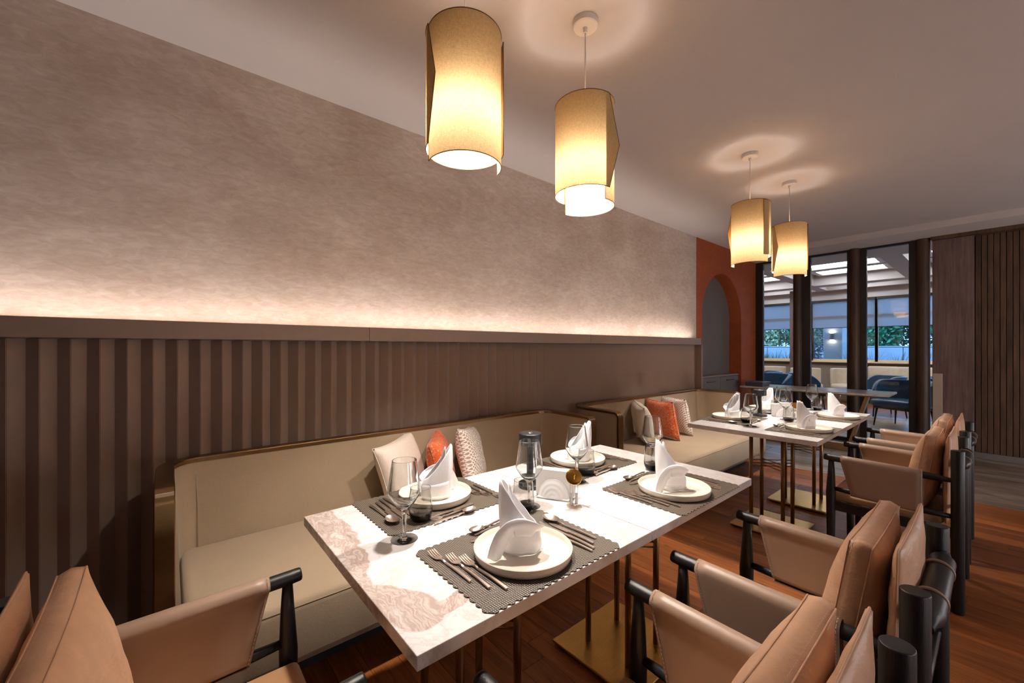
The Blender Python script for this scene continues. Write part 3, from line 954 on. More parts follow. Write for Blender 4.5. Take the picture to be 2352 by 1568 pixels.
# ================================================================== TABLES
TZ = 0.75
def make_table(name, x0, x1, y0, y1, mat, label, bx_=0.0):
    cx_, cy_ = (x0 + x1) / 2, (y0 + y1) / 2
    root = empty(name, (cx_, cy_, 0), 0, label, 'table', 'marble dining tables on brass bases')
    bm = bmesh.new(); bbox(bm, x0 - cx_, x1 - cx_, y0 - cy_, y1 - cy_, TZ - .029, TZ, .002, 2)
    mesh_obj('tabletop', bm, mat, root)
    bm = bmesh.new(); bbox(bm, bx_ - .222, bx_ + .222, -.205, .205, 0.012, .026, .006, 2)
    bp = mesh_obj('base_plate', bm, 'brass_plate', root)
    box('foot_pad', bx_ - .20, bx_ + .20, -.185, .185, 0.0, .012, 'black_metal', bp)
    box('top_plate', bx_ - .16, bx_ + .16, -.16, .16, TZ - .036, TZ - .029, 'bronze', root, .002, 1)
    hx, hy = .103, .100
    for sx in (-1, 1):
        for sy in (-1, 1):
            rod('leg', [(bx_ + sx * hx, sy * hy, .026), (bx_ + sx * hx, sy * hy, TZ - .036)], .0125, 'bronze', root, 16)
    for k in range(3):
        z = .425 + k * .022
        rod('cross_rod', [(bx_ - hx, -hy, z + .012), (bx_ + hx, hy, z - .012)], .0036, 'bronze', root, 8)
        rod('cross_rod', [(bx_ - hx, hy, z + .011), (bx_ + hx, -hy, z + .011)], .0036, 'bronze', root, 8)
    return root
TY0, TY1 = .655, 1.432
make_table('dining_table', .334, 1.0915, TY0, TY1, 'marble_swirl', 'nearest marble table with brown swirls at its left edge')
make_table('dining_table', 1.0945, 1.850, TY0, TY1, 'marble', 'second white marble table from the camera, joined to the swirled one', .028)
make_table('dining_table', 2.862, 3.6285, TY0 + .01, TY1 + .005, 'marble', 'third marble table, the left of the far pair', .10)
make_table('dining_table', 3.6315, 4.398, TY0 + .01, TY1 + .005, 'marble', 'last marble table, nearest the glass partition', .075)

# ================================================================== TABLEWARE
def scallop_rect(w_, h_, nx, ny, r):
    """rectangle outline with rounded scallops"""
    pts = []
    def edge(p, q, n):
        p, q = Vector(p), Vector(q); d = (q - p) / n; nn = Vector((d.y, -d.x)).normalized()
        for i in range(n):
            a = p + d * i
            for t in (0.08, .2, .35, .5, .65, .8, .92):
                pts.append(tuple(a + d * t + nn * r * (1 - (2 * t - 1) ** 2) ** .6))
    x, y = w_ / 2, h_ / 2
    edge((-x, -y), (x, -y), nx); edge((x, -y), (x, y), ny); edge((x, y), (-x, y), nx); edge((-x, y), (-x, -y), ny)
    return pts
def proto(name, bm, mat, smooth=False, ang=None):
    me = D.meshes.new(name); bm.normal_update(); bm.to_mesh(me); bm.free()
    for k in (mat if isinstance(mat, (list, tuple)) else [mat]): me.materials.append(M[k])
    o = D.objects.new(name, me)
    if ang: auto_smooth(o, ang)
    elif smooth: me.shade_smooth()
    return o
def inst(o, loc, rz=0, label=None, cat=None, group=None, parent=None):
    c = o.copy(); COL.objects.link(c); c.location = loc; c.rotation_euler = (0, 0, rz)
    if parent is not None: c.parent = parent
    for ch in o.children:
        k = ch.copy(); COL.objects.link(k); k.parent = c
    return tag(c, label, cat, group)

bm = bmesh.new(); prism(bm, scallop_rect(.436, .314, 20, 14, .0105), 0, .0022)
MAT = proto('placemat', bm, 'mat_weave')
bm = bmesh.new()
lathe(bm, [(0, .0075), (.112, .0075), (.119, .0092), (.1225, .0135), (.1245, .0235), (.1265, .0250), (.1285, .0235), (.1275, .012), (.1245, .0035), (.116, 0.0), (.108, 0.0), (.104, .003), (0, .003)], 64)
bmesh.ops.recalc_face_normals(bm, faces=bm.faces)
PLATE = proto('plate', bm, 'ceramic', ang=50)

# cutlery lies along +y, head at +y, thickness upwards
def handle(bm, y0, y1, w0, w1, z=.0022):
    n = 8
    rings = []
    for i in range(n + 1):
        t = i / n; y = y0 + (y1 - y0) * t; w = (w0 + (w1 - w0) * t) / 2
        zz = z + .0035 * math.sin(PI * t) * .6
        rings.append([bm.verts.new(p) for p in ((-w, y, zz), (-w * .8, y, zz + .0026), (w * .8, y, zz + .0026), (w, y, zz), (w * .7, y, zz - .0014), (-w * .7, y, zz - .0014))])
    for A, B in zip(rings, rings[1:]):
        for k in range(6): bm.faces.new((A[k], B[k], B[(k + 1) % 6], A[(k + 1) % 6]))
    bm.faces.new(rings[0]); bm.faces.new(rings[-1][::-1])
def strip(bm, centre, width, thick):
    rings = []
    for (x, y, z), w in zip(centre, width):
        rings.append([bm.verts.new(p) for p in ((x - w / 2, y, z), (x - w / 2, y, z + thick), (x + w / 2, y, z + thick), (x + w / 2, y, z))])
    for A, B in zip(rings, rings[1:]):
        for k in range(4): bm.faces.new((A[k], B[k], B[(k + 1) % 4], A[(k + 1) % 4]))
    bm.faces.new(rings[0]); bm.faces.new(rings[-1][::-1])
def fork(L):
    bm = bmesh.new()
    h = L * .56
    handle(bm, -L / 2, -L / 2 + h, .0082, .0058)
    handle(bm, -L / 2 + h, -L / 2 + h + L * .10, .0058, .0055, .0024)
    y0 = -L / 2 + h + L * .10
    strip(bm, [(0, y0, .003), (0, y0 + L * .03, .0032), (0, y0 + L * .09, .0022)], [.006, .019, .0225], .0018)
    for k in range(4):
        x = (k - 1.5) * .0061
        strip(bm, [(x, y0 + L * .088, .0022), (x * 1.02, y0 + L * .16, .003), (x, y0 + L * .255, .0078)], [.0042, .0036, .0018], .0016)
    bmesh.ops.recalc_face_normals(bm, faces=bm.faces)
    return proto('fork', bm, 'steel', ang=35)
def knife(L):
    bm = bmesh.new()
    handle(bm, -L / 2, -L / 2 + L * .5, .0085, .0075)
    y0 = -L / 2 + L * .5
    top = [(-.006, y0), (-.008, y0 + L * .12), (-.0085, y0 + L * .32), (-.004, y0 + L * .44), (.004, y0 + L * .495), (.0075, y0 + L * .5), (.0075, y0)]
    a = [bm.verts.new((x, y, .0016)) for x, y in top]; b = [bm.verts.new((x, y, .0036)) for x, y in top]
    bm.faces.new(a[::-1]); bm.faces.new(b)
    for i in range(len(top)): bm.faces.new((a[i], a[(i + 1) % len(top)], b[(i + 1) % len(top)], b[i]))
    bmesh.ops.recalc_face_normals(bm, faces=bm.faces)
    return proto('knife', bm, 'steel', ang=30)
def spoon(L):
    bm = bmesh.new()
    handle(bm, -L / 2, -L / 2 + L * .58, .0082, .0055)
    handle(bm, -L / 2 + L * .58, -L / 2 + L * .72, .0055, .006, .003)
    yc = L / 2 - L * .155
    a, b, dp = .0205 * L / .2, L * .160, .009
    for s, off in ((1, 0.0), (-1, .0013)):
        V = []
        for i in range(7):
            r = i / 6
            ring = []
            for k in range(20):
                t = 2 * PI * k / 20
                wx = a * (1 + .12 * math.sin(t))
                ring.append((r * wx * math.cos(t), yc + r * b * math.sin(t), .0102 - dp * (1 - r * r) + off))
            V.append(ring)
        c0 = bm.verts.new(V[0][0]); R = [[bm.verts.new(p) for p in ring] for ring in V[1:]]
        for k in range(20): bm.faces.new((c0, R[0][k], R[0][(k + 1) % 20]))
        for A, B in zip(R, R[1:]):
            for k in range(20): bm.faces.new((A[k], B[k], B[(k + 1) % 20], A[(k + 1) % 20]))
    bmesh.ops.recalc_face_normals(bm, faces=bm.faces)
    return proto('spoon', bm, 'steel', ang=60)
FORK, FORK_S = fork(.196), fork(.165)
KNIFE, KNIFE_S = knife(.215), knife(.18)
SPOON, SPOON_S = spoon(.196), spoon(.158)

# folded napkin: a wrapped standing cone with two tips and one leaf rolled down in front
def make_napkin():
    root_bm = bmesh.new()
    def body(u, v):
        th = R_(-168 + 336 * u)                  # 0 = tallest side
        h = .066 + .124 * ((1 + math.cos(th)) / 2) ** 1.15
        if abs(th) < R_(28): h -= .012 * (1 - abs(th) / R_(28))
        r = .045 + .005 * math.sin(PI * v) - .006 * v * v * (1 + math.cos(th)) / 2
        r *= 1 + .035 * abs(math.sin(3.5 * th + 2.2 * v)) + .02 * math.sin(9 * th - 5 * v)
        lean = .012 * v * v
        return Vector((r * math.cos(th) * (1.12) + lean, r * math.sin(th) * .86, .0008 + h * v))
    grid(root_bm, body, 40, 14)
    def inner(u, v):
        th = R_(-80 + 175 * u)
        h = .05 + .125 * ((1 + math.cos(th - .35)) / 2) ** 2.2
        r = .034 - .012 * v
        return Vector((r * math.cos(th) * 1.1 + .010 * v, r * math.sin(th) * .8, .0008 + h * v))
    grid(root_bm, inner, 20, 10)
    o = proto('napkin', root_bm, 'napkin_cloth', True)
    o.modifiers.new('thickness', 'SOLIDIFY').thickness = .0016
    # the leaf folded down in front (towards -y side of the tip)
    bm = bmesh.new()
    def leaf(u, v):
        # v runs along the sash: from the far side, across the front, over a crest and down to the plate at the tip side
        ctrl = [(-.050, .006, .052), (-.036, .036, .064), (-.006, .049, .078), (.024, .052, .078), (.048, .056, .056), (.062, .062, .026), (.070, .066, .003)]
        t = v * (len(ctrl) - 1); k = min(int(t), len(ctrl) - 2); t -= k
        c = Vector(ctrl[k]).lerp(Vector(ctrl[k + 1]), t)
        d = (Vector(ctrl[k + 1]) - Vector(ctrl[k])).normalized()
        side = Vector((-d.z * .55 - .15, .10, d.x)).normalized() if v < .5 else Vector((-d.z * .75, .32, max(.15, d.x))).normalized()
        wd = .019 + .006 * math.sin(PI * v)
        s_ = (u - .5) * 2
        return c + side * wd * s_ + Vector((0, .005 * (1 - s_ * s_) + .0025 * math.sin(2.5 * PI * u + 5 * v), 0))
    grid(bm, leaf, 12, 30)
    bmesh.ops.smooth_vert(bm, verts=bm.verts, factor=.5, use_axis_x=True, use_axis_y=True, use_axis_z=True)
    bmesh.ops.smooth_vert(bm, verts=bm.verts, factor=.5, use_axis_x=True, use_axis_y=True, use_axis_z=True)
    for v in bm.verts: v.co.z = max(v.co.z, .0012)
    lf = proto('folded_leaf', bm, 'napkin_cloth', True)
    lf.modifiers.new('thickness', 'SOLIDIFY').thickness = .0016
    lf.parent = o
    bm = bmesh.new()
    def band(u, v):
        th = R_(-150 + 290 * u); r = .049
        z0 = .006 + .012 * u; hh = .052 - .02 * abs(u - .4)
        return Vector((r * math.cos(th) * 1.1, r * math.sin(th) * .90 - .002, z0 + hh * v))
    grid(bm, band, 30, 5)
    bd = proto('wrapped_fold', bm, 'napkin_cloth', True)
    bd.modifiers.new('thickness', 'SOLIDIFY').thickness = .0015
    bd.parent = o
    return o
NAPKIN = make_napkin()

# wine glass and tumbler
def make_wine():
    bm = bmesh.new()
    lathe(bm, [(.0328, .2230), (.0331, .2235), (.0337, .2235), (.0340, .2230), (.0341, .2222), (.0345, .219), (.0405, .178), (.0462, .1395), (.0468, .1345), (.0455, .1290), (.0300, .1045), (.0165, .0905), (.0085, .0835), (.0060, .070), (.0044, .045), (.0042, .020), (.0060, .009), (.0120, .0052), (.0300, .0022), (.0372, .0012), (.0375, .0004), (.0, .0002)], 40)
    lathe(bm, [(.0328, .2230), (.0329, .2222), (.0333, .219), (.0392, .178), (.0449, .1395), (.0455, .1345), (.0442, .1298), (.0285, .1060), (.0150, .0935), (.0, .0900)], 40)
    bmesh.ops.remove_doubles(bm, verts=bm.verts, dist=.00002)
    bmesh.ops.recalc_face_normals(bm, faces=bm.faces)
    return proto('wine_glass', bm, 'solid_glass', ang=60)
def make_tumbler():
    bm = bmesh.new()
    lathe(bm, [(.0298, .1010), (.0302, .1015), (.0308, .1015), (.0312, .1010), (.0313, .1003), (.0316, .097), (.0340, .070), (.0366, .034), (.0364, .026), (.0335, .0125), (.0275, .0025), (.0255, .0006), (0, .0012)], 40)
    lathe(bm, [(.0298, .1010), (.0299, .1003), (.0302, .097), (.0326, .070), (.0350, .034), (.0346, .026), (.030, .0175), (0, .0150)], 40)
    bmesh.ops.remove_doubles(bm, verts=bm.verts, dist=.00002)
    bmesh.ops.recalc_face_normals(bm, faces=bm.faces)
    return proto('tumbler', bm, 'smoke_solid', ang=60)
WINE, TUMB = make_wine(), make_tumbler()

def setting(px, py, rot, where, nap_rot, wine, tumb, mat_off=(0, 0)):
    c, s = math.cos(rot), math.sin(rot)
    def W(x, y, z): return (px + x * c - y * s, py + x * s + y * c, z)
    inst(MAT, W(.012 + mat_off[0], .026 + mat_off[1], TZ + .0004), rot, 'scalloped woven brown placemat ' + where, 'placemat', 'woven placemats')
    zm = TZ + .0028
    inst(PLATE, W(0, 0, zm + .0003), rot, 'round cream rimmed plate ' + where, 'plate', 'cream plates')
    inst(NAPKIN, W(.004, .012, zm + .0085), nap_rot, 'white cloth napkin folded upright ' + where, 'napkin', 'folded white napkins')
    g = 'steel cutlery on the placemats'
    J = lambda a: (random.random() - .5) * a
    for i, (x, y) in enumerate(((-.180, .078), (-.158, .030), (-.134, .002))):
        inst(FORK, W(x, y, zm), rot + J(.05), ('outermost', 'middle', 'innermost')[i] + ' steel fork beside the plate ' + where, 'fork', g)
    inst(KNIFE, W(.140, -.002, zm), rot + .04 + J(.06), 'innermost steel knife beside the plate ' + where, 'knife', g)
    inst(KNIFE, W(.162, .004, zm), rot + J(.06), 'outer steel knife beside the plate ' + where, 'knife', g)
    inst(KNIFE_S, W(.184, .006, zm), rot - .03 + J(.06), 'outermost short steel knife beside the plate ' + where, 'knife', g)
    inst(SPOON, W(.206, .028, zm), rot + .05 + J(.06), 'steel soup spoon beside the plate ' + where, 'spoon', g)
    inst(SPOON_S, W(.035, .190, zm), rot + PI / 2 + .10 + J(.1), 'steel dessert spoon above the plate ' + where, 'spoon', g)
    inst(KNIFE_S, W(.020, .146, zm), rot + PI / 2 + .12 + J(.1), 'short steel dessert knife above the plate ' + where, 'knife', g)
    inst(FORK_S, W(.045, .168, zm), rot - PI / 2 + .08 + J(.1), 'steel dessert fork above the plate ' + where, 'fork', g)
    def gz(p):
        lx = (p[0] - px) * c + (p[1] - py) * s; ly = -(p[0] - px) * s + (p[1] - py) * c
        on = abs(lx - .012) < .218 + .03 and abs(ly - .026) < .157 + .03
        return TZ + (.0030 if on else .0005)
    inst(WINE, (wine[0], wine[1], gz(wine)), 0, 'clear stemmed wine glass ' + where, 'wine glass', 'stemmed wine glasses')
    inst(TUMB, (tumb[0], tumb[1], gz(tumb)), 0, 'smoky stemless tumbler ' + where, 'tumbler', 'smoky tumblers')
A_L = R_(140)    # tip of the napkin to the photograph's left
setting(.709, .797, 0, 'on the chair side of the nearest swirled table', A_L, (.945, 1.030), (.905, 1.015))
setting(.735, 1.300, PI, 'on the sofa side of the nearest swirled table', R_(-30), (.512, 1.080), (.606, 1.162), (.01, -.004))
setting(1.457, .785, 0, 'on the chair side of the second table', A_L, (1.715, 1.028), (1.645, .985), (.02, 0))
setting(1.490, 1.285, PI, 'on the sofa side of the second table', R_(-35), (1.262, 1.092), (1.367, 1.130))
setting(3.212, .797, 0, 'on the chair side of the third table', A_L, (3.57, 1.030), (3.50, .990))
setting(3.305, 1.318, PI, 'on the sofa side of the third table', R_(-25), (3.085, 1.098), (3.20, 1.168))
setting(3.963, .792, 0, 'on the chair side of the last table', A_L, (4.29, 1.038), (4.32, 1.005))
setting(3.98, 1.300, PI, 'on the sofa side of the last table', R_(-20), (3.82, 1.13), (3.88, 1.19))

# ---- cordless table lamps
def make_table_lamp():
    root = empty('table_lamp')
    lathe_obj('base', [(0, 0), (.050, 0), (.051, .002), (.050, .013), (.046, .016), (.020, .020), (.015, .026), (0, .026)], 'black_metal', root, 40)
    lathe_obj('stem', [(0, .024), (.0175, .022), (.0145, .05), (.0125, .20), (0, .20)], 'black_metal', root, 24)
    lathe_obj('shade', [(0, .209), (.042, .209), (.0445, .207), (.0455, .202), (.0455, .166), (.044, .164), (.042, .166), (.042, .196), (0, .199)], 'black_metal', root, 40)
    lathe_obj('touch_switch', [(0, .2105), (.008, .2105), (.009, .2092), (0, .2092)], 'steel', root, 20)
    return root
tl = make_table_lamp(); tl.location = (1.083, 1.175, TZ + .0004); tag(tl, 'black cordless table lamp in the middle of the near tables', 'lamp', 'black cordless table lamps')
t2 = copy_tree(tl); t2.location = (3.60, 1.215, TZ + .0004); tag(t2, 'black cordless table lamp in the middle of the far tables', 'lamp', 'black cordless table lamps')

# ---- paper napkin holders
def make_holder():
    root = empty('napkin_holder')
    bm = bmesh.new()
    for s in (-1, 1):
        def shell(u, v):
            a = PI * u
            r = v
            x = .058 * math.cos(a) * r; z = .066 * math.sin(a) * r
            y = s * (.022 + .017 * (1 - r ** 3) * (1 - .3 * math.sin(a) * r) + .0010 * math.sin(26 * r))
            return Vector((x, y, .004 + z))
        grid(bm, shell, 28, 16)
        def back(u, v):
            a = PI * u
            return Vector((.058 * math.cos(a) * v, s * .019, .004 + .066 * math.sin(a) * v))
        grid(bm, back, 28, 2)
        def rim(u, v):
            a = PI * u
            return Vector((.058 * math.cos(a), s * (.019 + .003 * v), .004 + .066 * math.sin(a)))
        grid(bm, rim, 28, 1)
    bmesh.ops.recalc_face_normals(bm, faces=bm.faces)
    mesh_obj('side_shell', bm, 'ceramic_white', root)
    bm = bmesh.new(); bbox(bm, -.060, .060, -.036, .036, 0, .006, .0025, 2)
    mesh_obj('base', bm, 'ceramic_white', root)
    return root
def napkin_stack(n, loc, rz, label, size=(.068, .092)):
    root = empty('paper_napkin_stack', loc, rz, label, 'napkins', 'paper napkin stacks')
    for k in range(n):
        y = -.0165 + .033 * (k + .5) / n
        h = size[1] + random.uniform(-.003, .003); dx = random.uniform(-.002, .002)
        bm = bmesh.new(); bbox(bm, -size[0] + dx, size[0] + dx, y - .0165 / n, y + .0150 / n, 0, h, .0006, 1)
        mesh_obj('paper_napkin', bm, 'paper', root)
h1 = make_holder(); hr = R_(-62)
h1.location = (1.078, 1.035, TZ + .0004); h1.rotation_euler = (0, 0, hr); tag(h1, 'white ceramic napkin holder in the middle of the near tables', 'napkin holder', 'white napkin holders')
napkin_stack(8, (1.078, 1.035, TZ + .0068), hr, 'white paper napkins in the holder on the near tables')
h2 = copy_tree(h1); h2.location = (3.715, 1.10, TZ + .0004); h2.rotation_euler = (0, 0, R_(-42)); tag(h2, 'white ceramic napkin holder in the middle of the far tables', 'napkin holder', 'white napkin holders')
napkin_stack(6, (3.715, 1.10, TZ + .0068), R_(-42), 'white paper napkins in the holder on the far tables')

# ---- salt and pepper stands: two clear tubes, mirror-gold disc, steel foot
plain('pepper', rgb(60, 46, 38), 0.9, var=.5, scale=300)
plain('salt', rgb(240, 238, 234), 0.9, var=.05, scale=300)
def make_salt():
    root = empty('salt_and_pepper_stand')
    bm = bmesh.new()
    n = 40; poly = []
    for k in range(n + 1):
        a = R_(-62) + R_(304) * k / n
        poly.append((.026 * math.cos(a + PI / 2 + .9), .026 * math.sin(a + PI / 2 + .9)))
    poly.append((0.004, 0.0))
    prism(bm, poly, 0, .003)
    bmesh.ops.recalc_face_normals(bm, faces=bm.faces)
    mesh_obj('foot_disc', bm, 'steel', root)
    lathe_obj('hub', [(0, .003), (.008, .003), (.007, .008), (0, .009)], 'steel', root, 20)
    for s, m, lb in ((-1, 'salt', 'salt'), (1, 'salt', 'pepper')):
        x = s * .0085
        bm = bmesh.new(); lathe(bm, [(.0055, .003), (.0055, .092)], 20, x=x)
        mesh_obj('tube', bm, 'tube_glass', root, True)
        bm = bmesh.new(); lathe(bm, [(0, .007), (.0036, .007), (.0036, .045), (0, .046)], 14, x=x)
        mesh_obj(lb, bm, m, root, True)
    bm = bmesh.new()
    lathe(bm, [(0, -.0012), (.0265, -.0012), (.028, 0), (.0265, .0012), (0, .0012)], 40)
    mtx = Matrix.Translation((0, 0, .1005)) @ Matrix.Rotation(R_(55), 4, 'X')
    for v in bm.verts: v.co = mtx @ v.co
    mesh_obj('gold_disc', bm, 'gold', root, True)
    rod('clip', [(0, -.004, .085), (0, -.005, .10), (0, -.008, .118)], .0022, 'gold', root, 10)
    return root
s1 = make_salt(); s1.location = (1.060, .930, TZ + .0004); s1.rotation_euler = (0, 0, R_(-38)); tag(s1, 'clear salt and pepper tubes under a gold disc on the near tables', 'shaker', 'salt and pepper stands')
s2 = copy_tree(s1); s2.location = (3.655, .985, TZ + .0004); s2.rotation_euler = (0, 0, R_(-50)); tag(s2, 'clear salt and pepper tubes under a gold disc on the far tables', 'shaker', 'salt and pepper stands')

# ================================================================== ARMCHAIRS
def stitches(bm, pts, step=.0075, r=.0007):
    pts = [Vector(p) for p in pts]
    for a, b in zip(pts, pts[1:]):
        L_ = (b - a).length; n = max(1, int(L_ / step)); d = (b - a) / n
        for k in range(n):
            tube(bm, [a + d * (k + .18), a + d * (k + .82)], r, 4, cap=False)
def make_chair():
    """faces +y; x across; origin on the floor midway between the posts' lines"""
    root = empty('armchair')
    HX = .243
    YP, YF = -.283, .215          # rear posts, front legs
    AZF, AZR = .657, .640
    AEND = .247
    for s in (-1, 1):
        x = s * HX
        rod('rear_post', [(x, YP, 0), (x, YP, .79)], .0245, 'black_wood', root, 20, round_end=.12)
        rod('front_leg', [(x, YF, 0), (x, YF, .20), (x, YF, .46), (x, YF - .002, .57), (x, YF - .002, .645)], [.0165, .0195, .0235, .0175, .0125], 'black_wood', root, 18)
        rod('arm_rail', [(x, YP + .01, AZR), (x, YP + .10, AZR + .004), (x, -.02, .650), (x, YF, AZF - .002), (x, AEND, AZF)], [.0105, .0175, .0185, .0185, .0175], 'black_wood', root, 18, round_end=.25)
        rod('lower_rail', [(x, YP + .01, .463), (x, YP + .10, .466), (x, .10, .478), (x, YF, .482)], [.0105, .0165, .0155, .0105], 'black_wood', root, 16)
        # leather sling over arm rail and round the lower rail
        ra, rl = .0225, .0190
        prof = []
        # from the inner foot up, over the arm, down outside, under the lower rail
        for k in range(9): prof.append((-ra * .95, .0, k / 8, 0))
        def sl(u, v, s=s, x=x):
            y0, y1 = -.163, .168
            # v: along y from rear to front; the front edge slants back towards the bottom
            if u < .4:
                t = u / .4; px_, pz = -.0175, .468 + (.647 - .468) * t; bot = 1 - t
            elif u < .6:
                t = (u - .4) / .2; a = PI * (1 - t); px_, pz = ra * math.cos(a), .647 + ra * math.sin(a); bot = 0
                if t < .02: px_ = -ra
            elif u < .92:
                t = (u - .6) / .32; px_, pz = ra + (rl - ra) * t, .647 + (.470 - .647) * t; bot = t
            else:
                t = (u - .92) / .08; a = -PI * .75 * t; px_, pz = rl * math.cos(a), .470 + rl * math.sin(a); bot = 1
            yy = y0 + (y1 - .045 * bot - y0) * v
            drop = -.002 * (1 - v) + .0055 * v
            return Vector((x + s * px_, yy, pz + drop))
        o = sheet('sling', sl, 40, 10, 'leather_sling', root, .0042, 0)
        bm = bmesh.new()
        for v in (.018, .982):
            stitches(bm, [sl(u / 24, v) + Vector((s * .0030 if u / 24 > .5 else -s * .003, 0, .0 if u / 24 < .38 or u / 24 > .62 else .0028)) for u in range(0, 25)])
        st = mesh_obj('stitching', bm, 'seam_thread', o); st['kind'] = 'stuff'
        # side seat rail
        bm = bmesh.new(); bar(bm, (x, YP, .385), (x, YF, .385), .022, .05); mesh_obj('side_rail', bm, 'black_wood', root)
    bm = bmesh.new(); bar(bm, (-HX, YF, .385), (HX, YF, .385), .022, .05); mesh_obj('front_rail', bm, 'black_wood', root)
    bm = bmesh.new(); bar(bm, (-HX, YP, .33), (HX, YP, .33), .02, .05); mesh_obj('back_rail', bm, 'black_wood', root)
    rod('back_stretcher', [(-HX, YP, .50), (HX, YP, .50)], .010, 'black_wood', root, 12)
    rod('back_dowel', [(-HX + .01, YP - .014, .715), (-HX + .055, YP - .014, .715), (-HX + .075, YP - .014, .715), (HX - .075, YP - .014, .715), (HX - .055, YP - .014, .715), (HX - .01, YP - .014, .715)], [.013, .019, .0265, .0265, .019, .013], 'black_wood', root, 22)
    # seat: leather cushion
    bm = bmesh.new(); bbox(bm, -.213, .213, -.235, .232, .402, .447, .018, 4)
    for v in bm.verts:
        if v.co.z > .43: v.co.z += .008 * (1 - (v.co.x / .22) ** 2) * (1 - (v.co.y / .26) ** 2)
    o = auto_smooth(mesh_obj('seat', bm, 'leather_seat', root), 60)
    # thin back cushion hung on the dowel
    def pad(U, V, s, w_, h_, t_, e, puff=.6, p=2.6):
        Vs = V + (.22 if t_ > .1 else .0) * (1 - V * V)      # the filling settles downwards
        f = max(0.0, 1 - abs(U) ** p) ** puff * max(0.0, 1 - abs(Vs) ** p) ** puff
        kx = 1 - .045 * (1 - V * V) * abs(U) ** 5; kz = 1 - .045 * (1 - U * U) * abs(V) ** 5
        wr = .0035 * math.sin(14 * V + 6 * U) * (abs(U) ** 2) * f + .003 * math.sin(12 * U - 5 * V) * abs(V) ** 2 * f
        return Vector((U * w_ / 2 * kx, s * (e / 2 + (t_ - e) / 2 * f + wr), V * h_ / 2 * kz))
    def cushion(nm, w_, h_, t_, e, mtx, parent, gus):
        bm = bmesh.new(); n = 22
        G = {}
        for s in (-1, 1):
            V = [[bm.verts.new(mtx @ pad(2 * i / n - 1, 2 * j / n - 1, s, w_, h_, t_, e)) for j in range(n + 1)] for i in range(n + 1)]
            G[s] = V
            for i in range(n):
                for j in range(n):
                    q = (V[i][j], V[i + 1][j], V[i + 1][j + 1], V[i][j + 1])
                    f = bm.faces.new(q if s < 0 else q[::-1]); f.smooth = True
        loop = [(i, 0) for i in range(n)] + [(n, j) for j in range(n)] + [(n - i, n) for i in range(n)] + [(0, n - j) for j in range(n)]
        m_ = len(loop)
        mids = []
        for (i, j) in loop:
            a_, b_ = G[-1][i][j].co, G[1][i][j].co
            c_ = (a_ + b_) / 2
            out = mtx.to_3x3() @ Vector((2 * i / n - 1, 0, 2 * j / n - 1))
            mids.append(bm.verts.new(c_ + out.normalized() * (.008 if gus else .004) * (1 if 0 < i < n and 0 < j < n or True else 0)))
        for k in range(m_):
            (i, j), (i2, j2) = loop[k], loop[(k + 1) % m_]
            f1 = bm.faces.new((G[-1][i][j], mids[k], mids[(k + 1) % m_], G[-1][i2][j2])); f2 = bm.faces.new((mids[k], G[1][i][j], G[1][i2][j2], mids[(k + 1) % m_]))
            f1.smooth = f2.smooth = True
        lines = [[G[s][i][j].co.copy() for (i, j) in loop] for s in (-1, 1)] if gus else [[v.co.copy() for v in mids]]
        bmesh.ops.recalc_face_normals(bm, faces=bm.faces)
        o = mesh_obj(nm, bm, 'leather', parent)
        bs = bmesh.new()
        for ln in lines: tube(bs, ln, .0018 if gus else .0024, 6, closed=True)
        mesh_obj('welt', bs, 'leather', o)
        if not gus: return o
        bs = bmesh.new()
        for q, ln in enumerate(lines):
            cen = sum(ln, Vector()) / len(ln)
            # thread runs just beside the welt
            axis = (mtx.to_3x3() @ Vector((0, 1, 0))) * (.0075 if q == 0 else -.0075) if gus else (mtx.to_3x3() @ Vector((0, 1, 0))) * -.006
            ln2 = [p + axis + (p - cen).normalized() * (.0022 if gus else .0010) for p in ln]
            stitches(bs, ln2 + [ln2[0]], .009, .0009)
        st = mesh_obj('stitching', bs, 'seam_thread', o); st['kind'] = 'stuff'
        return o
    m1 = Matrix.Translation((0, YP + .036, .632)) @ Matrix.Rotation(R_(1.5), 4, 'X')
    bc = cushion('back_cushion', .415, .43, .050, .010, m1, root, False)
    m2 = Matrix.Translation((0, YP + .124, .645)) @ Matrix.Rotation(R_(9), 4, 'X')
    cushion('lumbar_cushion', .395, .385, .132, .042, m2, root, True)
    for sx in (-.095, .095):
        bm = bmesh.new()
        pts = []
        for k in range(28):
            a = 2 * PI * k / 28
            pts.append((sx, YP - .004 + .0335 * math.cos(a) + .004, .715 + .0335 * math.sin(a)))
        def strap(u, v):
            a = 2 * PI * u
            return Vector((sx + (v - .5) * .011, YP - .0110 + .0315 * math.cos(a), .715 + .0295 * math.sin(a)))
        grid(bm, strap, 30, 1, wrap_u=True)
        o = mesh_obj('strap', bm, 'leather_sling', root)
        o.modifiers.new('thickness', 'SOLIDIFY').thickness = .004
    return root
chair0 = make_chair()
cy = .392
chairs = [((.700, cy, 0), 0, 'tan leather armchair tucked under the nearest swirled table'),
          ((1.422, cy, 0), 0, 'tan leather armchair tucked under the second table'),
          ((3.185, cy + .014, 0), 0, 'tan leather armchair at the third table, its whole side visible'),
          ((3.915, cy + .014, 0), 0, 'tan leather armchair farthest from the camera, at the last table'),
          ((.040, 1.018, 0), -PI / 2, 'tan leather armchair in the lower left corner, at the head of the table')]
for i, (p, rz, lb) in enumerate(chairs):
    o = chair0 if i == 0 else copy_tree(chair0)
    o.location = p; o.rotation_euler = (0, 0, rz)
    tag(o, lb, 'chair', 'tan leather armchairs')

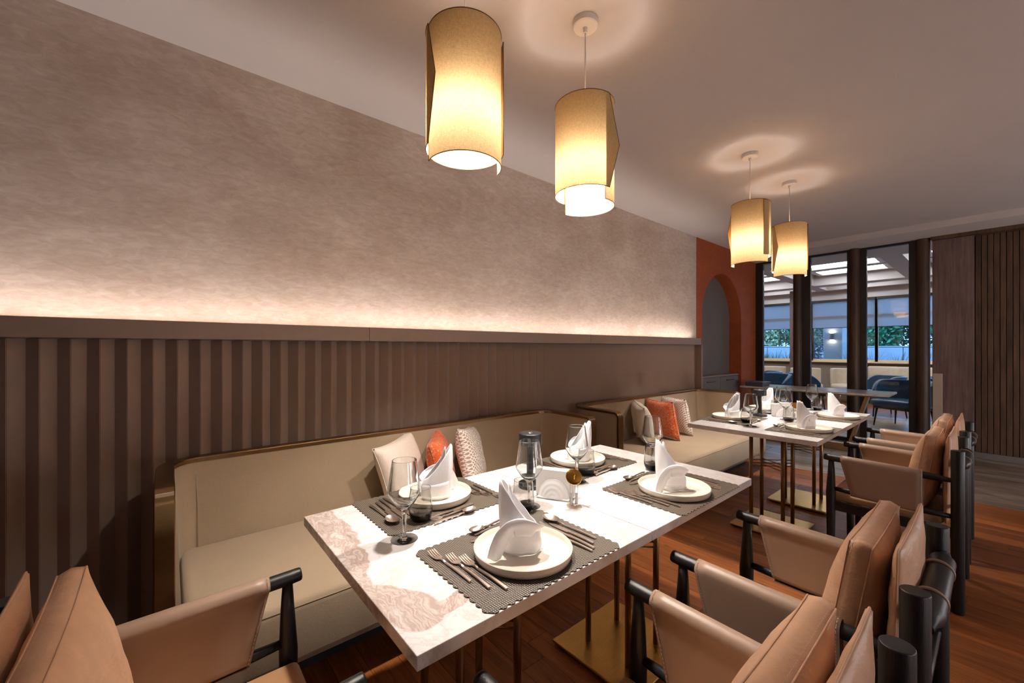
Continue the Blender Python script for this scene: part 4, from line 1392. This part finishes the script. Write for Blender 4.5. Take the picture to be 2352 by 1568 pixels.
# ================================================================== CONSOLE AND MENUS
con = empty('console_table', (6.62, 1.62, 0), 0, 'long marble console on a brass trapezoid frame before the glass', 'console')
L = con.location
box('top', 6.34 - L.x, 6.93 - L.x, .80 - L.y, 2.40 - L.y, .722, .745, 'marble_console', con, .002, 1)
box('apron', 6.42 - L.x, 6.86 - L.x, .93 - L.y, 2.32 - L.y, .703, .722, 'bronze', con, .001, 1)
box('floor_bar', 6.53 - L.x, 6.60 - L.x, 1.18 - L.y, 2.19 - L.y, 0.0, .085, 'kick_metal', con, .002, 1)
for y0, y1 in ((1.205, 1.02), (2.165, 2.30)):
    bm = bmesh.new(); bar(bm, (6.565 - L.x, y0 - L.y, .03), (6.565 - L.x, y1 - L.y, .704), .11, .035, (0, 1, 0))
    mesh_obj('leg', bm, 'kick_metal', con)
for k in range(4):
    mroot = empty('menu', (6.55 + .004 * (k % 2), 2.24 - .003 * k, .7455 + k * .0152), R_(1.5 * (-1) ** k),
                  ('lowest', 'second lowest', 'second highest', 'topmost')[k] + ' dark bound menu in the stack on the console', 'menu', 'menus stacked on the console')
    box('cover', -.15, .15, -.11, .11, 0, .003, 'menu_cover', mroot); box('cover', -.15, .15, -.11, .11, .0118, .0148, 'menu_cover', mroot)
    box('pages', -.146, .146, -.108, .104, .003, .0118, 'menu_page', mroot); box('spine', -.15, .15, .104, .11, .003, .0118, 'menu_cover', mroot)

# ================================================================== LOUNGE BEHIND THE GLASS
LY0, LY1 = SIDE, 6.4
LC = 2.75
structure(box('wall_lounge_left', 7.5, XF + .2, LY1, LY1 + .1, 0, 3.2, 'wall_paint'), 'left wall of the lounge')
structure(box('wall_lounge_right', 7.5, XF + .2, LY0 - .1, LY0, 0, 3.2, 'wall_paint'), 'right wall of the lounge')
structure(box('wall_lounge_back', 7.42, 7.55, YW + .2, LY1, 0, 3.2, 'wall_paint'), 'wall of the lounge beside the terracotta wall')
# coffered ceiling: flat field with rectangular coffers, each with a lit grille
cof = []
for (xa, xb) in ((8.75, 11.65), (12.05, 12.80)):
    for (ya, yb) in ((-2.3, -.75), (-.55, 0.95), (1.22, 2.78), (3.0, 4.55), (4.77, 6.2)):
        cof.append((xa, xb, ya, yb))
bm = bmesh.new()
xcuts = sorted({7.55, XF + .2} | {c[0] for c in cof} | {c[1] for c in cof}); ycuts = sorted({LY0, LY1} | {c[2] for c in cof} | {c[3] for c in cof})
for xa, xb in zip(xcuts, xcuts[1:]):
    for ya, yb in zip(ycuts, ycuts[1:]):
        mx_, my_ = (xa + xb) / 2, (ya + yb) / 2
        if any(c[0] < mx_ < c[1] and c[2] < my_ < c[3] for c in cof): continue
        bbox(bm, xa, xb, ya, yb, LC, LC + .26)
bbox(bm, 7.55, XF + .2, LY0, LY1, LC + .26, LC + .3)
bmesh.ops.remove_doubles(bm, verts=bm.verts, dist=.0001)
ceil2 = structure(mesh_obj('ceiling', bm, 'soffit_paint'), 'coffered pale grey ceiling of the lounge')
for ci, (xa, xb, ya, yb) in enumerate(cof):
    cx_, cy_ = (xa + xb) / 2, (ya + yb) / 2
    r = empty('ceiling_light', (cx_, cy_, LC + .26), 0, None, 'ceiling light', 'grille lights in the lounge ceiling coffers')
    big = xb - xa > 1.5
    r['label'] = ('long' if big else 'short') + ' grille light in the ' + ('rightmost', 'second rightmost', 'middle', 'second leftmost', 'leftmost')[ci % 5] + ' ' + ('near' if big else 'window-side') + ' coffer of the lounge ceiling'
    nx = 3 if big else 1
    hx, hy = (xb - xa) / 2 - .12, (yb - ya) / 2 - .14
    for i in range(nx):
        x0 = -hx + 2 * hx * i / nx + .06; x1 = -hx + 2 * hx * (i + 1) / nx - .06
        bm = bmesh.new()
        bbox(bm, x0, x1, -hy, -hy + .09, -.07, -.004); bbox(bm, x0, x1, hy - .09, hy, -.07, -.004)
        bbox(bm, x0, x0 + .09, -hy + .09, hy - .09, -.07, -.004); bbox(bm, x1 - .09, x1, -hy + .09, hy - .09, -.07, -.004)
        mesh_obj('frame', bm, 'white_lacquer', r)
        for q in (.36, .64):
            xm = x0 + (x1 - x0) * q
            box('tube_light', xm - .03, xm + .03, -hy + .12, hy - .12, -.05, -.02, 'panel_glow', r)

# far window wall: sill wall, mullions, panes, blinds
WS, WT = .955, 2.52
structure(box('wall_far', XF, XF + .18, LY0, LY1, 0, WS - .03, 'wall_paint'), 'low wall under the lounge windows')
structure(box('wall_far', XF, XF + .18, LY0, LY1, WT, LC + .3, 'soffit_paint'), 'lintel over the lounge windows')
structure(box('trim_6', XF - .12, XF + .18, LY0, LY1, WS - .03, WS, 'window_frame', None, .004, 1), 'pale window sill along the lounge')
mul = [-3.3, -2.0, -.70, .585, 1.865, 3.15, 4.43, 5.7]
for i, (a, b) in enumerate(zip(mul, mul[1:])):
    wn = empty('window_%d' % (4 + i), (XF + .035, (a + b) / 2, 0)); wn['kind'] = 'structure'; wn['label'] = 'lounge window with a roller blind, number %d from the right' % (i + 1)
    wn['label'] = 'wide lounge window behind the glass partition'
    hw = (b - a) / 2
    for s in (-1, 1): box('window_frame', -.03, .03, s * hw - .03, s * hw + .03, WS, WT, 'window_frame', wn, .003, 1)
    box('transom', -.03, .03, -hw, hw, 2.06, 2.11, 'window_frame', wn); box('bottom_rail', -.03, .03, -hw, hw, WS, WS + .05, 'window_frame', wn)
    box('pane', -.004, .004, -hw + .03, hw - .03, WS + .05, WT, 'pane_glass', wn)
    bl = empty('roller_blind', (XF - .03, (a + b) / 2, 0), 0, None, 'blind', 'half-lowered roller blinds of the lounge')
    bl['label'] = 'half-lowered grey roller blind in the ' + ('first', 'second', 'third', 'fourth', 'fifth', 'sixth', 'seventh')[i] + ' lounge window from the right'
    box('fabric', -.001, .001, -hw + .025, hw - .025, 1.81, WT - .01, 'blind_fabric', bl)
    box('bottom_bar', -.008, .008, -hw + .02, hw - .02, 1.795, 1.81, 'dark_frame', bl, .002, 1)
    box('cassette', -.04, .03, -hw + .01, hw - .01, WT - .06, WT, 'dark_frame', bl, .004, 1)
bm = bmesh.new()
for a, b in ((LY0, mul[0] - .03), (mul[-1] + .03, LY1)): bbox(bm, XF, XF + .18, a, b, WS, WT)
structure(mesh_obj('wall_far', bm, 'soffit_paint'), 'wall ends beside the lounge windows')
structure(box('trim_7', 12.25, 12.37, 3.34, 3.44, 0, LC, 'dark_veneer', None, .004, 1), 'dark square lounge column')

# blue lounge armchairs
def make_blue():
    root = empty('lounge_chair')
    def shell(u, v):
        a = R_(-28 + 236 * u); rx_, ry_ = .33, .30
        e = max(0, abs(u - .5) * 2 - .62) / .38
        h = .20 + .20 * (1 - e ** 1.8)
        z = .36 + h * v
        flare = .035 * v
        return Vector(((rx_ + flare) * math.cos(a), -(ry_ + flare) * math.sin(a) + .02, z))
    o = sheet('back', shell, 36, 8, 'blue_leather', root, .06, 0)
    md = o.modifiers.new('round', 'BEVEL'); md.width = .022; md.segments = 3; md.limit_method = 'ANGLE'
    bm = bmesh.new(); bbox(bm, -.30, .30, -.28, .31, .33, .45, .05, 4); auto_smooth(mesh_obj('seat', bm, 'blue_leather', root), 60)
    bm = bmesh.new(); bbox(bm, -.27, .27, -.25, .27, .295, .33, .01, 2); mesh_obj('seat_frame', bm, 'black_metal', root)
    for sx in (-1, 1):
        for sy in (-1, 1):
            rod('leg', [(sx * .27, sy * .25, 0), (sx * .24, sy * .22, .31)], [.009, .017], 'black_metal', root, 12)
    return root
bl0 = make_blue()
spots = [((9.62, 3.05), 80, 'dark blue leather lounge chair seen through the leftmost pane'),
         ((10.55, 3.45), 20, 'dark blue leather lounge chair behind the first, left of the column'),
         ((10.55, 2.62), 200, 'dark blue leather lounge chair showing beside the middle post'),
         ((9.15, .98), 65, 'nearest dark blue leather lounge chair seen through the right pane'),
         ((10.5, 1.42), 30, 'dark blue leather lounge chair behind the nearest one in the right pane'),
         ((10.7, .55), 160, 'dark blue leather lounge chair at the right edge of the right pane')]
for i, (p, a, lb) in enumerate(spots):
    o = bl0 if i == 0 else copy_tree(bl0)
    o.location = (p[0], p[1], .0005); o.rotation_euler = (0, 0, R_(a)); tag(o, lb, 'chair', 'blue lounge chairs behind the glass')
# cream lounge seats along the windows
def make_cream():
    root = empty('easy_chair')
    prof = [(0, .30), (.26, .30), (.31, .315), (.325, .35), (.32, .40), (.29, .43), (0, .445)]
    lathe_obj('seat', prof, 'cream_leather', root, 36, 60)
    lathe_obj('seat_base', [(0, .24), (.25, .24), (.29, .25), (.30, .28), (.285, .299), (0, .299)], 'cream_leather', root, 36, 60)
    def shell(u, v):
        a = R_(20 + 140 * u); 
        return Vector((.31 * math.cos(a), -.30 * math.sin(a), .40 + .40 * v))
    o = sheet('back', shell, 24, 6, 'cream_leather', root, .07, 0)
    md = o.modifiers.new('round', 'BEVEL'); md.width = .025; md.segments = 3; md.limit_method = 'ANGLE'
    for k in range(4):
        a = PI / 4 + PI / 2 * k
        rod('leg', [(.24 * math.cos(a), .24 * math.sin(a), 0), (.22 * math.cos(a), .22 * math.sin(a), .245)], [.008, .010], 'steel', root, 10)
    return root
cr0 = make_cream()
spots = [((11.95, 3.0), 205, 'cream round-seated easy chair seen in the middle pane, the left one'),
         ((12.32, 2.28), 200, 'cream round-seated easy chair seen in the middle pane, the right one'),
         ((12.3, 4.62), 180, 'cream easy chair under the left lounge window, left of two'),
         ((12.35, 3.90), 180, 'cream easy chair under the left lounge window, right of two')]
for i, (p, a, lb) in enumerate(spots):
    o = cr0 if i == 0 else copy_tree(cr0)
    o.location = (p[0], p[1], .0005); o.rotation_euler = (0, 0, R_(a - 90)); tag(o, lb, 'chair', 'cream easy chairs by the lounge windows')
# round lounge tables
def make_round():
    root = empty('lounge_table')
    lathe_obj('top', [(0, .50), (.36, .50), (.365, .51), (.36, .52), (0, .52)], 'dark_walnut', root, 40)
    rod('pedestal', [(0, 0, .02), (0, 0, .50)], .03, 'black_metal', root, 16)
    lathe_obj('foot', [(0, 0), (.20, 0), (.20, .012), (.04, .022), (0, .022)], 'black_metal', root, 32)
    return root
t = make_round(); t.location = (9.75, 1.78, .0005); tag(t, 'low round dark lounge table between blue chairs in the right pane', 'table', 'round lounge tables')
t2 = copy_tree(t); t2.location = (9.82, 4.02, .0005); tag(t2, 'low round dark lounge table behind the leftmost pane', 'table', 'round lounge tables')
bn = empty('window_bench', (12.72, .6, 0), 0, 'cream upholstered bench under the right lounge window', 'bench')
bm = bmesh.new(); bbox(bm, -.22, .22, -1.4, 1.4, .12, .42, .04, 3); auto_smooth(mesh_obj('seat', bm, 'cream_leather', bn), 60)
bm = bmesh.new(); bbox(bm, .10, .22, -1.4, 1.4, .42, .86, .04, 3); auto_smooth(mesh_obj('backrest', bm, 'cream_leather', bn), 60)
box('plinth', -.16, .2, -1.35, 1.35, 0, .12, 'black_metal', bn)

# ================================================================== OUTSIDE THE LOUNGE
structure(box('ground', XF + .18, 34, -14, 22, -.2, 0.3, 'paving'), 'pale paving outside the lounge')
gw = box('garden_wall', 19.4, 19.65, -12, 20, .3, 1.36, 'outside_wall', None, .01, 1); tag(gw, 'pale low garden wall outside the lounge windows', 'wall')
fr = empty('garden_railing', (18.6, 4, .3), 0, 'thin dark railing before the garden wall', 'railing')
rod('top_rail', [(0, -12, 1.02), (0, 12, 1.02)], .012, 'dark_frame', fr, 8)
for k in range(13): rod('post', [(0, -12 + 2 * k, 0), (0, -12 + 2 * k, 1.02)], .012, 'dark_frame', fr, 8)
pc = box('garden_column', 14.6, 15.2, 2.82, 3.26, .3, 3.4, 'column_paint', None, .01, 1); tag(pc, 'grey square column carrying the lit sconce outside', 'column')
p2 = box('garden_post', 15.4, 15.7, 2.74, 2.94, .3, 3.4, 'outside_wall', None, .01, 1); tag(p2, 'narrow pale post right of the sconce column', 'post')
sc = empty('wall_sconce', (14.55, 3.05, 1.62), 0, 'small dark cylinder sconce lighting the column up and down', 'sconce')
lathe_obj('body', [(0, -.09), (.045, -.09), (.048, -.085), (.048, .085), (.045, .09), (0, .09)], 'dark_frame', sc, 24)
box('bracket', .04, .045, -.03, .03, -.04, .04, 'dark_frame', sc)
lathe_obj('lens', [(0, .0905), (.036, .0905), (.036, .093), (0, .093)], 'sconce_glow', sc, 20)
lathe_obj('lens', [(0, -.093), (.036, -.093), (.036, -.0905), (0, -.0905)], 'sconce_glow', sc, 20)

def leafy(name, loc, rx_, ry_, rz_, n, mat, label, size=.11, cat='shrub', grp=None):
    verts, faces = [], []
    for i in range(n):
        a = random.uniform(0, 2 * PI); c_ = random.uniform(-1, 1); r = random.random() ** .25
        s_ = math.sqrt(1 - c_ * c_)
        lump = 1 + .18 * math.sin(3 * a + 4 * c_) + .1 * math.sin(7 * a)
        p = Vector((rx_ * r * s_ * math.cos(a) * lump, ry_ * r * s_ * math.sin(a) * lump, rz_ * r * c_ * lump))
        u = Vector((random.gauss(0, 1), random.gauss(0, 1), random.gauss(0, 1))).normalized()
        v = u.cross(Vector((random.gauss(0, 1), random.gauss(0, 1), random.gauss(0, 1)))).normalized()
        L_ = size * random.uniform(.7, 1.4); W_ = L_ * .42
        b = len(verts)
        verts += [p - u * L_ / 2, p + v * W_ / 2, p + u * L_ / 2, p - v * W_ / 2]; faces.append((b, b + 1, b + 2, b + 3))
    me = D.meshes.new(name); me.from_pydata([tuple(v) for v in verts], [], faces); me.materials.append(M[mat])
    o = D.objects.new('foliage', me)
    root = empty(name, loc, 0, label, cat, grp)
    link(o, root); o['kind'] = 'stuff'
    bm = bmesh.new()
    for k in range(4):
        a = 2 * PI * k / 4 + .3
        tube(bm, [(0, 0, -loc[2] + .3), (rx_ * .15 * math.cos(a), ry_ * .15 * math.sin(a), -rz_ * .4), (rx_ * .5 * math.cos(a), ry_ * .5 * math.sin(a), rz_ * .3)], [.06, .04, .015], 6)
    mesh_obj('trunk', bm, 'twig', root)
    return root
for i, y in enumerate((-3.0, -1.0, 1.0, 3.0, 5.0, 7.0, 9.0)):
    leafy('hedge_shrub', (21.2 + .3 * (i % 2), y, 2.35), 1.2, 1.2, 1.25, 7000, 'dry_leaf' if i == 5 else 'leaf_green',
          ('dense green', 'bushy green', 'bright green', 'tall green', 'rounded green', 'pale dry-leaved', 'full green')[i] + ' shrub behind the garden wall', .16, grp='shrubs behind the garden wall')
leafy('ornamental_shrub', (16.6, 3.95, 1.15), .5, .34, .85, 700, 'twig', 'dark speckled shrub left of the sconce column', .12)
def grass(name, loc, n, h, spread, mat, label, grp, w_=.010):
    verts, faces = [], []
    for i in range(n):
        a = random.uniform(0, 2 * PI); r = random.uniform(0, .09)
        x0, y0 = r * math.cos(a), r * math.sin(a)
        a2 = a + random.uniform(-.5, .5); hh = h * random.uniform(.6, 1.1); sp = spread * random.uniform(.2, 1.0)
        px_, py_ = -math.sin(a2), math.cos(a2)
        b = len(verts)
        for k in range(5):
            t = k / 4; ww = w_ * (1 - t * .85)
            c_ = (x0 + sp * t * t * math.cos(a2), y0 + sp * t * t * math.sin(a2), hh * (t - .18 * t ** 3))
            verts += [(c_[0] - px_ * ww, c_[1] - py_ * ww, c_[2]), (c_[0] + px_ * ww, c_[1] + py_ * ww, c_[2])]
            if k: faces.append((b + 2 * k - 2, b + 2 * k - 1, b + 2 * k + 1, b + 2 * k))
    me = D.meshes.new('blades'); me.from_pydata(verts, [], faces); me.materials.append(M[mat])
    root = empty(name, loc, 0, label, 'grass', grp)
    o = D.objects.new('blades', me); link(o, root); o['kind'] = 'stuff'
    box('root_ball', -.1, .1, -.1, .1, 0.0, .03, 'twig', root, .01, 1)
nm = ('first', 'second', 'third', 'fourth', 'fifth', 'sixth', 'seventh')
for i, y in enumerate((3.98, 4.30, 4.62)):
    grass('grass_clump', (14.0, y, .3), 130, 1.05, .34, 'stem_green', nm[i] + ' green plumed grass clump from the right outside the left window', 'green grass clumps outside')
for i, y in enumerate((.6, 1.1, 1.6, 2.1, 2.55)):
    grass('bare_shrub', (14.0, y, .3), 130, 1.02, .40, 'twig', nm[i] + ' dark twiggy grass clump from the right outside the right window', 'dark twiggy clumps outside', .007)
